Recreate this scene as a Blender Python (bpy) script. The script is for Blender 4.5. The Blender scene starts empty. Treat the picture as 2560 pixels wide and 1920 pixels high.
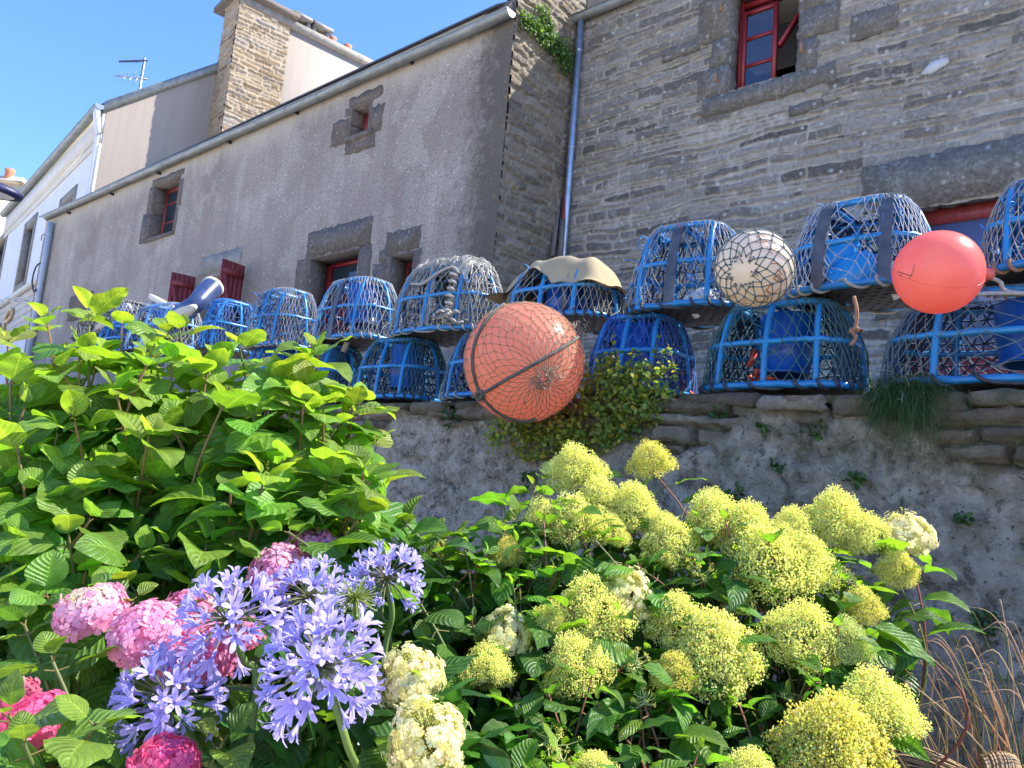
import bpy, math, random
import numpy as np
from mathutils import Vector

# ------------------------------------------------------------------ camera, world, sun
S = bpy.context.scene
COL = S.collection
YAW, PITCH, ROLL = (math.radians(a) for a in (41.0, 7.94, 4.76))
FPX = 1933.0                                   # focal length in pixels of the 2560 px photograph
CAM = np.array([0.0, 0.0, 1.25])
_fwd = np.array([-math.sin(YAW)*math.cos(PITCH), math.cos(YAW)*math.cos(PITCH), math.sin(PITCH)])
_r0 = np.array([math.cos(YAW), math.sin(YAW), 0.0])
_u0 = np.cross(_r0, _fwd)
_right = math.cos(ROLL)*_r0 + math.sin(ROLL)*_u0
_up = -math.sin(ROLL)*_r0 + math.cos(ROLL)*_u0
cd = bpy.data.cameras.new('camera')
cam = bpy.data.objects.new('camera', cd)
COL.objects.link(cam)
cd.sensor_width = 36.0
cd.lens = FPX/2560*36.0
cd.clip_start = 0.05
cd.clip_end = 2000
from mathutils import Matrix
cam.matrix_world = Matrix(((_right[0], _up[0], -_fwd[0], CAM[0]), (_right[1], _up[1], -_fwd[1], CAM[1]),
                           (_right[2], _up[2], -_fwd[2], CAM[2]), (0, 0, 0, 1)))
S.camera = cam

SUN_AZ, SUN_EL = 47.0, 49.5                    # azimuth from +X towards +Y
W = bpy.data.worlds.new('World')
S.world = W
W.use_nodes = True
wn = W.node_tree.nodes
sky = wn.new('ShaderNodeTexSky')
sky.sky_type = 'NISHITA'
sky.sun_disc = False
sky.sun_elevation = math.radians(SUN_EL)
sky.sun_rotation = math.radians(90-SUN_AZ)
sky.air_density = 1.0
sky.dust_density = 0.0
sky.ozone_density = 4.0
tint = wn.new('ShaderNodeMix'); tint.data_type = 'RGBA'; tint.blend_type = 'MULTIPLY'      # a deeper, cleaner blue
tint.inputs[0].default_value = 1.0; tint.inputs[7].default_value = (.41, .52, .77, 1)
W.node_tree.links.new(sky.outputs[0], tint.inputs[6])
W.node_tree.links.new(tint.outputs[2], wn['Background'].inputs[0])
wn['Background'].inputs[1].default_value = 0.15
sl = bpy.data.lights.new('sun', 'SUN')
sl.energy = 3.0
sl.angle = math.radians(0.5)
sl.color = (1.0, 0.95, 0.86)
sun = bpy.data.objects.new('sun', sl)
COL.objects.link(sun)
a, e = math.radians(SUN_AZ), math.radians(SUN_EL)
SUNV = Vector((math.cos(e)*math.cos(a), math.cos(e)*math.sin(a), math.sin(e)))
sun.rotation_euler = SUNV.to_track_quat('Z', 'Y').to_euler()
S.view_settings.view_transform = 'Standard'
S.view_settings.look = 'None'
S.view_settings.exposure = 1.95
S.view_settings.gamma = 1
S.cycles.max_bounces = 8
S.cycles.transparent_max_bounces = 12
S.cycles.caustics_reflective = False
S.cycles.caustics_refractive = False

def ray(x, y): return _right*(x-1280)/FPX - _up*(y-960)/FPX + _fwd
def at(x, y, Y):                               # the point of the plane Y=const seen at a photograph pixel
    d = ray(x, y); return CAM + d*(Y-CAM[1])/d[1]
def atX(x, y, X):
    d = ray(x, y); return CAM + d*(X-CAM[0])/d[0]
def atD(x, y, D): return CAM + ray(x, y)*D
def atP(x, y, P, n):
    d = ray(x, y); return CAM + d*(np.dot(np.asarray(P)-CAM, n)/np.dot(d, n))
rng = np.random.default_rng(7)

# ------------------------------------------------------------------ mesh helpers
def nrm(v):
    v = np.asarray(v, float); return v/np.maximum(np.linalg.norm(v, axis=-1, keepdims=True), 1e-9)

class MB:
    """collects faces and makes one mesh object"""
    def __init__(s):
        s.v = []; s.f = {3: [], 4: []}; s.poly = []; s.n = 0; s.c = []; s.uv = []; s.hasc = False; s.hasuv = False
    def add(s, v, f, col=None, uv=None):
        v = np.asarray(v, float).reshape(-1, 3)
        f = np.asarray(f, np.int64)
        if len(f): s.f[f.shape[1]].append(f + s.n)
        s.v.append(v)
        if col is not None: s.hasc = True
        c = np.ones((len(v), 4)); 
        if col is not None:
            col = np.asarray(col, float); c[:, :col.shape[-1]] = col
        s.c.append(c)
        if uv is not None: s.hasuv = True
        s.uv.append(np.zeros((len(v), 2)) if uv is None else np.asarray(uv, float))
        s.n += len(v)
        return s
    def addpoly(s, v, polys, col=None):
        b = s.n
        s.add(v, np.zeros((0, 4), int), col)
        for p in polys: s.poly.append([i+b for i in p])
    def build(s, name, mat, parent=None, smooth=False, loc=None):
        me = bpy.data.meshes.new(name)
        V = np.concatenate(s.v) if s.v else np.zeros((0, 3))
        if loc is not None: V = V - np.asarray(loc, float)
        elif parent is not None: V = V - np.array(parent.location)
        L = []; starts = []; n = 0
        for k in (4, 3):
            if s.f[k]:
                F = np.concatenate(s.f[k]); L.append(F.ravel()); starts.append(n + np.arange(len(F))*k); n += F.size
        for p in s.poly:
            L.append(np.array(p)); starts.append(np.array([n])); n += len(p)
        L = np.concatenate(L).astype(np.int32); starts = np.concatenate(starts).astype(np.int32)
        me.vertices.add(len(V)); me.vertices.foreach_set('co', V.astype(np.float32).ravel())
        me.loops.add(len(L)); me.loops.foreach_set('vertex_index', L)
        me.polygons.add(len(starts)); me.polygons.foreach_set('loop_start', starts)
        me.update(calc_edges=True); me.validate()
        if smooth: me.polygons.foreach_set('use_smooth', np.ones(len(me.polygons), bool))
        if s.hasc:
            at_ = me.attributes.new('tint', 'FLOAT_COLOR', 'POINT')
            at_.data.foreach_set('color', np.concatenate(s.c).astype(np.float32).ravel())
        if s.hasuv and len(me.loops) == len(L):
            u = me.uv_layers.new(name='uv')
            u.data.foreach_set('uv', np.concatenate(s.uv)[L].astype(np.float32).ravel())
        me.materials.append(mat)
        o = bpy.data.objects.new(name, me)
        COL.objects.link(o)
        if loc is not None: o.location = loc
        if parent is not None: o.parent = parent
        return o

def thing(name, label, cat, loc, group=None):
    o = bpy.data.objects.new(name, None); COL.objects.link(o)
    o.location = tuple(float(c) for c in loc); o.empty_display_size = .1
    o['label'] = label; o['category'] = cat
    if group: o['group'] = group
    return o
def tag(o, label, cat, group=None):
    o['label'] = label; o['category'] = cat
    if group: o['group'] = group
    return o

class Fr:
    """frame of a wall: u along, d into the wall, z up"""
    def __init__(s, O, u):
        s.O = np.array([O[0], O[1], 0.0]); u = np.array([u[0], u[1], 0.0]); s.u = u/np.linalg.norm(u)
        s.d = np.array([-s.u[1], s.u[0], 0.0])
    def P(s, u, d, z):
        u, d, z = np.broadcast_arrays(np.asarray(u, float), np.asarray(d, float), np.asarray(z, float))
        return s.O + u[..., None]*s.u + d[..., None]*s.d + z[..., None]*np.array([0, 0, 1.0])
    def at(s, x, y, d=0.0):                    # pixel -> (u, z) on the wall plane at depth d
        p = atP(x, y, s.O + s.d*d, s.d); return np.array([np.dot(p-s.O, s.u), p[2]])
BOXF = np.array([[0, 3, 2, 1], [4, 5, 6, 7], [0, 1, 5, 4], [1, 2, 6, 5], [2, 3, 7, 6], [3, 0, 4, 7]])
def fbox(mb, F, u0, u1, d0, d1, z0, z1, jit=0, col=None):
    v = F.P([u0, u1, u1, u0]*2, [d0, d0, d1, d1]*2, [z0]*4+[z1]*4)
    if jit: v = v + rng.normal(0, jit, v.shape)
    mb.add(v, BOXF, None if col is None else np.tile(col, (8, 1)))
def box(mb, c, sx, sy, sz, rot=0, col=None):
    c_, s_ = math.cos(rot), math.sin(rot)
    v = np.array([[x, y, z] for z in (-.5, .5) for x, y in ((-.5, -.5), (.5, -.5), (.5, .5), (-.5, .5))])*[sx, sy, sz]
    v = np.stack([v[:, 0]*c_-v[:, 1]*s_, v[:, 0]*s_+v[:, 1]*c_, v[:, 2]], 1) + np.asarray(c)
    mb.add(v, BOXF, None if col is None else np.tile(col, (8, 1)))
def bar(mb, p, q, w, h, up=(0, 0, 1)):
    p, q = np.asarray(p, float), np.asarray(q, float); d = nrm(q-p); r = nrm(np.cross(d, up)); n = np.cross(r, d)
    v = [b + r*w*i + n*h*j for b in (p, q) for i, j in ((-.5, -.5), (.5, -.5), (.5, .5), (-.5, .5))]
    mb.add(v, BOXF)
def fpoly(mb, F, pts, d0, d1):
    """an outline (u,z) of a slab between depths d0 (front) and d1"""
    n = len(pts); pts = np.asarray(pts, float)
    v = np.concatenate([F.P(pts[:, 0], d0, pts[:, 1]), F.P(pts[:, 0], d1, pts[:, 1])])
    mb.addpoly(v, [list(range(n)), list(range(2*n-1, n-1, -1))] + [[(i+1) % n, i, n+i, n+(i+1) % n] for i in range(n)])
def rough_rect(u0, u1, z0, z1, j=.02, step=.07):
    """rectangle outline with an uneven broken edge"""
    out = []
    for (a0, b0), (a1, b1) in (((u0, z0), (u1, z0)), ((u1, z0), (u1, z1)), ((u1, z1), (u0, z1)), ((u0, z1), (u0, z0))):
        k = max(2, int(math.hypot(a1-a0, b1-b0)/step))
        for t in np.arange(k)/k: out.append((a0+(a1-a0)*t+rng.uniform(-j, j), b0+(b1-b0)*t+rng.uniform(-j, j)))
    return out
def wall_holes(mb, F, u0, u1, z0, z1, holes, d=0.0, step=1.5):
    us = sorted({u0, u1, *[h[0] for h in holes], *[h[1] for h in holes], *np.arange(u0, u1, step)[1:]})
    zs = sorted({z0, z1, *[h[2] for h in holes], *[h[3] for h in holes], *np.arange(z0, z1, step)[1:]})
    us = [u for u in us if u0 <= u <= u1]; zs = [z for z in zs if z0 <= z <= z1]
    U, Z = np.meshgrid(us, zs)
    idx = np.arange(U.size).reshape(U.shape); f = []
    for i in range(len(zs)-1):
        for j in range(len(us)-1):
            cu, cz = (us[j]+us[j+1])/2, (zs[i]+zs[i+1])/2
            if any(h[0] < cu < h[1] and h[2] < cz < h[3] for h in holes): continue
            f.append([idx[i, j], idx[i, j+1], idx[i+1, j+1], idx[i+1, j]])
    mb.add(F.P(U.ravel(), d, Z.ravel()), f)
def reveal(mb, F, h, d0, d1):
    u0, u1, z0, z1 = h
    for A, B in (((u0, z0), (u0, z1)), ((u0, z1), (u1, z1)), ((u1, z1), (u1, z0)), ((u1, z0), (u0, z0))):
        mb.add(F.P([A[0], B[0], B[0], A[0]], [d0, d0, d1, d1], [A[1], B[1], B[1], A[1]]), [[0, 1, 2, 3]])

def tube(mb, pts, r, sides=6, closed=False, col=None, cap=True):
    P = np.asarray(pts, float); n = len(P); r = np.broadcast_to(np.asarray(r, float), (n,))
    T = (np.roll(P, -1, 0)-np.roll(P, 1, 0)) if closed else np.gradient(P, axis=0)
    T = nrm(T); N = np.zeros_like(P)
    a0 = np.array([0, 0, 1.0]) if abs(T[0][2]) < .9 else np.array([1.0, 0, 0])
    N[0] = nrm(np.cross(T[0], a0))
    for i in range(1, n):
        v = N[i-1]-T[i]*np.dot(N[i-1], T[i]); N[i] = nrm(v)
    B = np.cross(T, N)
    th = np.arange(sides)/sides*2*np.pi
    V = P[:, None] + r[:, None, None]*(np.cos(th)[None, :, None]*N[:, None]+np.sin(th)[None, :, None]*B[:, None])
    i = np.arange(n if closed else n-1)[:, None]; j = np.arange(sides)[None]; i2 = (i+1) % n; j2 = (j+1) % sides
    f = np.stack([i*sides+j, i*sides+j2, i2*sides+j2, i2*sides+j], -1).reshape(-1, 4)
    c = None if col is None else np.tile(np.asarray(col, float), (n*sides, 1))
    mb.add(V.reshape(-1, 3), f, c)
    if cap and not closed and sides > 3:
        b = mb.n - n*sides
        mb.poly.append([b+k for k in range(sides-1, -1, -1)]); mb.poly.append([b+(n-1)*sides+k for k in range(sides)])
def segs(mb, A, B, r, sides=4):
    """many straight strands at once"""
    A, B = np.asarray(A, float), np.asarray(B, float); d = nrm(B-A)
    ref = np.where(np.abs(d[:, 2:3]) < .9, [[0, 0, 1.0]], [[1.0, 0, 0]])
    N = nrm(np.cross(d, ref)); Bn = np.cross(d, N)
    th = np.arange(sides)/sides*2*np.pi
    ring = np.cos(th)[None, :, None]*N[:, None]+np.sin(th)[None, :, None]*Bn[:, None]
    r = np.broadcast_to(np.asarray(r, float), (len(A),))[:, None, None]
    A2 = A - d*r[:, 0]*.5; B2 = B + d*r[:, 0]*.5
    V = np.concatenate([A2[:, None]+ring*r, B2[:, None]+ring*r], 1)
    j = np.arange(sides); j2 = (j+1) % sides
    f = np.stack([j, j2, sides+j2, sides+j], -1)[None] + (np.arange(len(A))*2*sides)[:, None, None]
    mb.add(V.reshape(-1, 3), f.reshape(-1, 4))
def lathe(mb, c, prof, n=32, axis=(0, 0, 1), col=None):
    ax = nrm(axis); x = nrm(np.cross(ax, [0, 1, 0] if abs(ax[1]) < .9 else [1, 0, 0])); y = np.cross(ax, x)
    prof = np.asarray(prof, float); th = np.arange(n)/n*2*np.pi
    V = np.asarray(c) + prof[:, None, 1:2]*ax + prof[:, None, 0:1]*(np.cos(th)[None, :, None]*x+np.sin(th)[None, :, None]*y)
    m = len(prof); i = np.arange(m-1)[:, None]; j = np.arange(n)[None]; j2 = (j+1) % n
    f = np.stack([i*n+j, i*n+j2, (i+1)*n+j2, (i+1)*n+j], -1).reshape(-1, 4)
    mb.add(V.reshape(-1, 3), f, None if col is None else np.tile(col, (m*n, 1)))
def catmull(pts, n=8):
    P = np.asarray(pts, float); P = np.concatenate([[2*P[0]-P[1]], P, [2*P[-1]-P[-2]]]); out = []
    for i in range(1, len(P)-2):
        t = np.arange(n)[:, None]/n; p0, p1, p2, p3 = P[i-1:i+3]
        out.append(.5*((2*p1)+(-p0+p2)*t+(2*p0-5*p1+4*p2-p3)*t**2+(-p0+3*p1-3*p2+p3)*t**3))
    out.append(P[-2:-1]); return np.concatenate(out)

# value noise for real relief
_lat = np.random.default_rng(3).random((256, 256))
def vn(x, y):
    xi, yi = np.floor(x).astype(int), np.floor(y).astype(int); fx, fy = x-xi, y-yi
    fx = fx*fx*(3-2*fx); fy = fy*fy*(3-2*fy); g = lambda a, b: _lat[a % 256, b % 256]
    return (g(xi, yi)*(1-fx)+g(xi+1, yi)*fx)*(1-fy)+(g(xi, yi+1)*(1-fx)+g(xi+1, yi+1)*fx)*fy
def fbm(x, y, o=4):
    s = 0; a_ = .5
    for k in range(o): s = s + a_*vn(x*2**k+17*k, y*2**k+31*k); a_ *= .5
    return s/(1-.5**o)

# ------------------------------------------------------------------ materials
def newmat(name):
    m = bpy.data.materials.new(name); m.use_nodes = True
    nt = m.node_tree; return m, nt, nt.nodes['Principled BSDF']
def ramp(nt, stops, fac=None):
    r = nt.nodes.new('ShaderNodeValToRGB'); el = r.color_ramp.elements
    while len(el) > 1: el.remove(el[-1])
    el[0].position = stops[0][0]; el[0].color = (*stops[0][1], 1)
    for p, c in stops[1:]:
        k = el.new(p); k.color = (*c, 1)
    if fac is not None: nt.links.new(fac, r.inputs[0])
    return r.outputs[0]
def g3(v): return (v, v, v)
def coords(nt, scale=(1, 1, 1), kind='Object'):
    tc = nt.nodes.new('ShaderNodeTexCoord'); mp = nt.nodes.new('ShaderNodeMapping')
    mp.inputs['Scale'].default_value = scale; nt.links.new(tc.outputs[kind], mp.inputs[0]); return mp.outputs[0]
def noise(nt, vec, scale, detail=5, rough=.6, dist=0):
    n = nt.nodes.new('ShaderNodeTexNoise'); n.inputs['Scale'].default_value = scale; n.inputs['Detail'].default_value = detail
    n.inputs['Roughness'].default_value = rough; n.inputs['Distortion'].default_value = dist
    if vec is not None: nt.links.new(vec, n.inputs['Vector'])
    return n.outputs[0]
def voro(nt, vec, scale, feat='F1', out=0):
    n = nt.nodes.new('ShaderNodeTexVoronoi'); n.feature = feat; n.inputs['Scale'].default_value = scale
    if vec is not None: nt.links.new(vec, n.inputs['Vector'])
    return n.outputs[out]
def mix(nt, fac, A, B, mode='MIX'):
    n = nt.nodes.new('ShaderNodeMix'); n.data_type = 'RGBA'; n.blend_type = mode
    for s, v in ((0, fac), (6, A), (7, B)):
        if isinstance(v, (int, float)): n.inputs[s].default_value = v
        elif isinstance(v, tuple): n.inputs[s].default_value = (*v, 1)
        else: nt.links.new(v, n.inputs[s])
    return n.outputs[2]
def mth(nt, op, a_, b_=0.0, c_=None):
    n = nt.nodes.new('ShaderNodeMath'); n.operation = op
    for s, v in enumerate((a_, b_) if c_ is None else (a_, b_, c_)):
        if isinstance(v, (int, float)): n.inputs[s].default_value = v
        else: nt.links.new(v, n.inputs[s])
    return n.outputs[0]
def attr(nt, name='tint', out=0):
    n = nt.nodes.new('ShaderNodeAttribute'); n.attribute_name = name; return n.outputs[out]
def sepxyz(nt, v):
    n = nt.nodes.new('ShaderNodeSeparateXYZ'); nt.links.new(v, n.inputs[0]); return n.outputs
def bump(nt, b, h, strength=.4, dist=.01):
    n = nt.nodes.new('ShaderNodeBump'); n.inputs['Strength'].default_value = strength; n.inputs['Distance'].default_value = dist
    nt.links.new(h, n.inputs['Height']); nt.links.new(n.outputs[0], b.inputs['Normal']); return n
def M(name, c1, c2=None, scale=6, rough=.6, metal=0, bmp=0, bscale=60, spec=.5, stretch=(1, 1, 1), bd=.004, sub=0):
    m, nt, b = newmat(name)
    b.inputs['Roughness'].default_value = rough; b.inputs['Metallic'].default_value = metal
    b.inputs['Specular IOR Level'].default_value = spec
    if c2 is None: b.inputs['Base Color'].default_value = (*c1, 1)
    else:
        v = coords(nt, stretch); n = noise(nt, v, scale, 6, .65)
        nt.links.new(ramp(nt, [(.32, c1), (.68, c2)], n), b.inputs['Base Color'])
    if bmp: bump(nt, b, noise(nt, coords(nt, stretch), bscale, 4), bmp, bd)
    return m
def tinted(name, rough=.5, transl=.0, boost=1.0, spec=.4, bscale=0):
    """colour per piece from the mesh, with optional light passing through"""
    m, nt, b = newmat(name); t = attr(nt)
    nt.links.new(t, b.inputs['Base Color']); b.inputs['Roughness'].default_value = rough; b.inputs['Specular IOR Level'].default_value = spec
    if bscale: bump(nt, b, noise(nt, coords(nt), bscale, 3), .3, .003)
    if transl:
        tr = nt.nodes.new('ShaderNodeBsdfTranslucent'); nt.links.new(mix(nt, 1.0, t, (boost,)*3, 'MULTIPLY'), tr.inputs[0])
        ms = nt.nodes.new('ShaderNodeMixShader'); ms.inputs[0].default_value = transl
        nt.links.new(b.outputs[0], ms.inputs[1]); nt.links.new(tr.outputs[0], ms.inputs[2])
        nt.links.new(ms.outputs[0], nt.nodes['Material Output'].inputs[0])
    return m
def leaf_material(name, rough=.4, transl=.42, quilt=.5, veins=9.0):
    m, nt, b = newmat(name); t = attr(nt)
    uvn = nt.nodes.new('ShaderNodeUVMap'); uvn.uv_map = 'uv'; x, y, _ = sepxyz(nt, uvn.outputs[0])
    au = mth(nt, 'ABSOLUTE', x)
    ph = mth(nt, 'SUBTRACT', mth(nt, 'MULTIPLY', y, veins), mth(nt, 'MULTIPLY', au, 2.6))
    sn = mth(nt, 'ABSOLUTE', mth(nt, 'SINE', mth(nt, 'MULTIPLY', ph, math.pi)))      # 0 on the side veins
    vein = mth(nt, 'SUBTRACT', 1.0, mth(nt, 'SMOOTH_MIN', mth(nt, 'MULTIPLY', sn, 2.6), 1.0, .2))
    mid = mth(nt, 'LESS_THAN', au, .045)
    vf = mth(nt, 'MAXIMUM', mth(nt, 'MULTIPLY', vein, .45), mth(nt, 'MULTIPLY', mid, .7))
    mott = noise(nt, coords(nt), 35, 4)
    base = mix(nt, 1.0, t, ramp(nt, [(.3, g3(.72)), (.7, g3(1.25))], mott), 'MULTIPLY')
    light = mix(nt, 1.0, t, (1.9, 1.55, 1.6), 'MULTIPLY')
    colr = mix(nt, vf, base, light)
    nt.links.new(colr, b.inputs['Base Color']); b.inputs['Roughness'].default_value = rough; b.inputs['Specular IOR Level'].default_value = .45
    cr = mth(nt, 'ADD', mth(nt, 'MULTIPLY', sn, .8), mth(nt, 'MULTIPLY', noise(nt, uvn.outputs[0], 14, 2), .5))
    bump(nt, b, cr, quilt, .006)
    tr = nt.nodes.new('ShaderNodeBsdfTranslucent')
    nt.links.new(mix(nt, 1.0, colr, (2.35, 2.35, .8), 'MULTIPLY'), tr.inputs[0])
    ms = nt.nodes.new('ShaderNodeMixShader'); ms.inputs[0].default_value = transl
    nt.links.new(b.outputs[0], ms.inputs[1]); nt.links.new(tr.outputs[0], ms.inputs[2])
    nt.links.new(ms.outputs[0], nt.nodes['Material Output'].inputs[0])
    return m

m_zinc = M('zinc', (.19, .20, .18), (.33, .34, .30), 9, .55, .45, .15, 30, stretch=(.4, 1, 1))
m_galv = M('galvanised', (.30, .36, .42), (.42, .50, .58), 12, .38, .7, .1, 90)
m_pipe = M('painted_pipe', (.33, .38, .43), (.42, .46, .50), 5, .5)
m_red = M('red_paint', (.19, .022, .022), (.29, .045, .038), 7, .5, bmp=.3, bscale=30, stretch=(6, 6, .6))
m_reddk = M('red_frame', (.20, .014, .018), (.27, .025, .025), 5, .42)
m_granite = M('granite', (.115, .095, .078), (.255, .22, .18), 9, .9, bmp=.9, bscale=38, bd=.02)
m_granite2 = M('granite_light', (.20, .18, .145), (.33, .30, .245), 5, .9, bmp=.8, bscale=45, bd=.015)
m_block = M('dressed_granite', (.155, .143, .125), (.27, .252, .225), 6, .9, bmp=.8, bscale=42, bd=.015)
m_slate = M('slate', (.035, .04, .05), (.08, .085, .10), 4, .55, bmp=.4, bscale=12)
m_patch = M('lime_patch', (.44, .43, .40), (.54, .53, .50), 9, .9, bmp=.5, bscale=60)
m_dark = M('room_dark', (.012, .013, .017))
m_ceil = M('room_ceiling', (.62, .58, .48), (.74, .69, .58), 2, .9)
m_pane, _nt, _b = newmat('pane')
_b.inputs['Base Color'].default_value = (.02, .03, .04, 1); _b.inputs['Roughness'].default_value = .06
m_glass, _nt, _b = newmat('clear_pane')
_g = _nt.nodes.new('ShaderNodeBsdfGlossy'); _g.inputs['Roughness'].default_value = .03
_t = _nt.nodes.new('ShaderNodeBsdfTransparent'); _t.inputs[0].default_value = (.78, .82, .82, 1)
_x = _nt.nodes.new('ShaderNodeMixShader'); _x.inputs[0].default_value = .14
_nt.links.new(_t.outputs[0], _x.inputs[1]); _nt.links.new(_g.outputs[0], _x.inputs[2]); _nt.links.new(_x.outputs[0], _nt.nodes['Material Output'].inputs[0])
m_white = M('white_render', (.60, .595, .58), (.68, .675, .66), 1.5, .85, bmp=.2, bscale=120)
m_beige, _nt, _b = newmat('beige_render')
_v = coords(_nt); _st = noise(_nt, coords(_nt, (3, 3, .25)), 1.6, 6, .7)
_c = mix(_nt, ramp(_nt, [(.45, g3(0)), (.75, g3(.55))], _st), (.34, .285, .225), (.26, .215, .17))
_c = mix(_nt, ramp(_nt, [(.02, g3(.9)), (.10, g3(0))], voro(_nt, _v, 3.5)), _c, (.42, .38, .32))
_nt.links.new(_c, _b.inputs['Base Color']); _b.inputs['Roughness'].default_value = .9
bump(_nt, _b, noise(_nt, _v, 60, 4), .35, .01)
m_cornice = M('cornice_cream', (.58, .54, .44), (.70, .65, .54), 2, .8)
m_board = M('shop_board', (.46, .40, .30), (.60, .53, .42), 3, .7, stretch=(1, 1, 8))
m_gold = M('gold_letter', (.50, .33, .14), (.62, .44, .22), 3, .45)
m_terracotta = M('terracotta', (.50, .16, .07), (.60, .24, .12), 6, .8)
m_steel = M('aerial_metal', (.42, .42, .44), None, rough=.35, metal=.8)
m_navy = M('navy_paint', (.010, .012, .05), (.016, .018, .075), 3, .5)
m_lampglass = M('lamp_glass', (.55, .57, .58), (.65, .66, .66), 4, .15)

# roughcast of the cottage
m_cast, _nt, _b = newmat('roughcast')
_v = coords(_nt); _x3, _y3, _z3 = sepxyz(_nt, _v)
_big = noise(_nt, _v, .55, 5, .6); _str = noise(_nt, coords(_nt, (1.7, 1.7, .16)), 1.5, 6, .7)
_sp = noise(_nt, _v, 26, 5, .75); _gr = noise(_nt, _v, 75, 3, .6)
_c = ramp(_nt, [(.30, (.25, .22, .183)), (.50, (.36, .322, .272)), (.70, (.49, .45, .39))], _big)
_c = mix(_nt, ramp(_nt, [(.42, g3(0)), (.66, g3(.75))], _str), _c, (.29, .222, .198))
_c = mix(_nt, ramp(_nt, [(.545, g3(0)), (.565, g3(.38))], noise(_nt, _v, .8, 7, .55)), _c, (.50, .46, .39))
_c = mix(_nt, ramp(_nt, [(.40, g3(.7)), (.50, g3(0))], _sp), _c, (.13, .118, .105))
_c = mix(_nt, ramp(_nt, [(.55, g3(0)), (.66, g3(.7))], _gr), _c, (.60, .58, .545))
_c = mix(_nt, ramp(_nt, [(.05, g3(.9)), (.16, g3(0))], voro(_nt, _v, 9)), _c, (.72, .70, .66))
# clean band below the eaves, ragged at its foot
_ev = mth(_nt, 'ADD', mth(_nt, 'SUBTRACT', _z3, 5.65), mth(_nt, 'MULTIPLY', mth(_nt, 'SUBTRACT', _str, .5), 1.6))
_c = mix(_nt, ramp(_nt, [(0, g3(0)), (.45, g3(.7))], _ev), _c, (.52, .48, .40))
# dark lichen growth near the right-hand corner
_co = mth(_nt, 'ADD', mth(_nt, 'MULTIPLY', mth(_nt, 'ADD', _x3, 1.15), .85), mth(_nt, 'MULTIPLY', mth(_nt, 'SUBTRACT', noise(_nt, _v, 5, 6, .8), .5), 1.5))
_c = mix(_nt, ramp(_nt, [(.25, g3(0)), (.7, g3(.8))], _co), _c, (.085, .078, .062))
_yl = mth(_nt, 'MULTIPLY', ramp(_nt, [(.60, g3(0)), (.68, g3(1))], noise(_nt, _v, 8, 5, .7)), ramp(_nt, [(.2, g3(0)), (.8, g3(1))], _co))
_c = mix(_nt, mth(_nt, 'MULTIPLY', _yl, .8), _c, (.30, .19, .05))
_c = mix(_nt, 1.0, _c, (1.06, 1.005, .92), 'MULTIPLY')
_nt.links.new(_c, _b.inputs['Base Color']); _b.inputs['Roughness'].default_value = .95; _b.inputs['Specular IOR Level'].default_value = .2
bump(_nt, _b, mth(_nt, 'ADD', _sp, mth(_nt, 'MULTIPLY', _gr, .6)), .9, .03)

def stone_material(name, stones, mortar, lichen=.6, white=.25, yellow=0.0):
    """tint.r = random per stone, tint.g = how much mortar, tint.b = free random"""
    m, nt, b = newmat(name); sc = nt.nodes.new('ShaderNodeSeparateColor'); nt.links.new(attr(nt), sc.inputs[0])
    v = coords(nt); fine = noise(nt, v, 22, 6, .75); grain = noise(nt, v, 70, 3)
    c = ramp(nt, stones, sc.outputs[0])
    c = mix(nt, 1.0, c, ramp(nt, [(.25, g3(.55)), (.5, g3(1)), (.75, g3(1.4))], fine), 'MULTIPLY')
    mo = ramp(nt, mortar, noise(nt, v, 7, 5))
    c = mix(nt, sc.outputs[1], c, mo)
    pat = noise(nt, v, .9, 4)
    c = mix(nt, mth(nt, 'MULTIPLY', ramp(nt, [(.52, g3(0)), (.64, g3(lichen))], noise(nt, v, 11, 7, .8)), ramp(nt, [(.35, g3(.25)), (.6, g3(1))], pat)), c, (.34, .335, .305))
    c = mix(nt, mth(nt, 'MULTIPLY', ramp(nt, [(.10, g3(1)), (.2, g3(0))], voro(nt, v, 6.5)), white), c, (.55, .55, .52))
    c = mix(nt, ramp(nt, [(.60, g3(0)), (.72, g3(.7))], noise(nt, v, 17, 5, .7, .5)), c, (.055, .05, .042))
    if yellow: c = mix(nt, ramp(nt, [(.56, g3(0)), (.64, g3(yellow))], noise(nt, v, 5.5, 6, .75)), c, (.30, .20, .06))
    c = mix(nt, 1.0, c, (1.02, 1.0, .945), 'MULTIPLY')
    nt.links.new(c, b.inputs['Base Color']); b.inputs['Roughness'].default_value = .93; b.inputs['Specular IOR Level'].default_value = .25
    bump(nt, b, mth(nt, 'ADD', fine, mth(nt, 'MULTIPLY', grain, .4)), .8, .02)
    return m
m_rubble = stone_material('rubble_stone', [(0, (.095, .085, .072)), (.25, (.20, .182, .155)), (.5, (.27, .247, .212)), (.75, (.14, .126, .108)), (1, (.32, .293, .25))],
                          [(.3, (.28, .25, .20)), (.7, (.47, .43, .36))], .9, .6)
m_gable = stone_material('gable_stone', [(0, (.13, .11, .085)), (.5, (.24, .20, .145)), (1, (.30, .255, .19))], [(.3, (.20, .17, .125)), (.7, (.32, .275, .21))], .35, .2, .55)
m_chim = stone_material('chimney_stone', [(0, (.13, .085, .045)), (.3, (.30, .21, .12)), (.55, (.22, .185, .14)), (.8, (.34, .25, .15)), (1, (.26, .245, .225))],
                        [(.3, (.33, .265, .18)), (.7, (.44, .365, .27))], .15, .05)
m_block = stone_material('dressed_granite_lichen', [(0, (.165, .15, .128)), (1, (.2, .18, .15))], [(.3, (.2, .18, .15)), (.7, (.3, .28, .24))], .8, .5)
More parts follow.
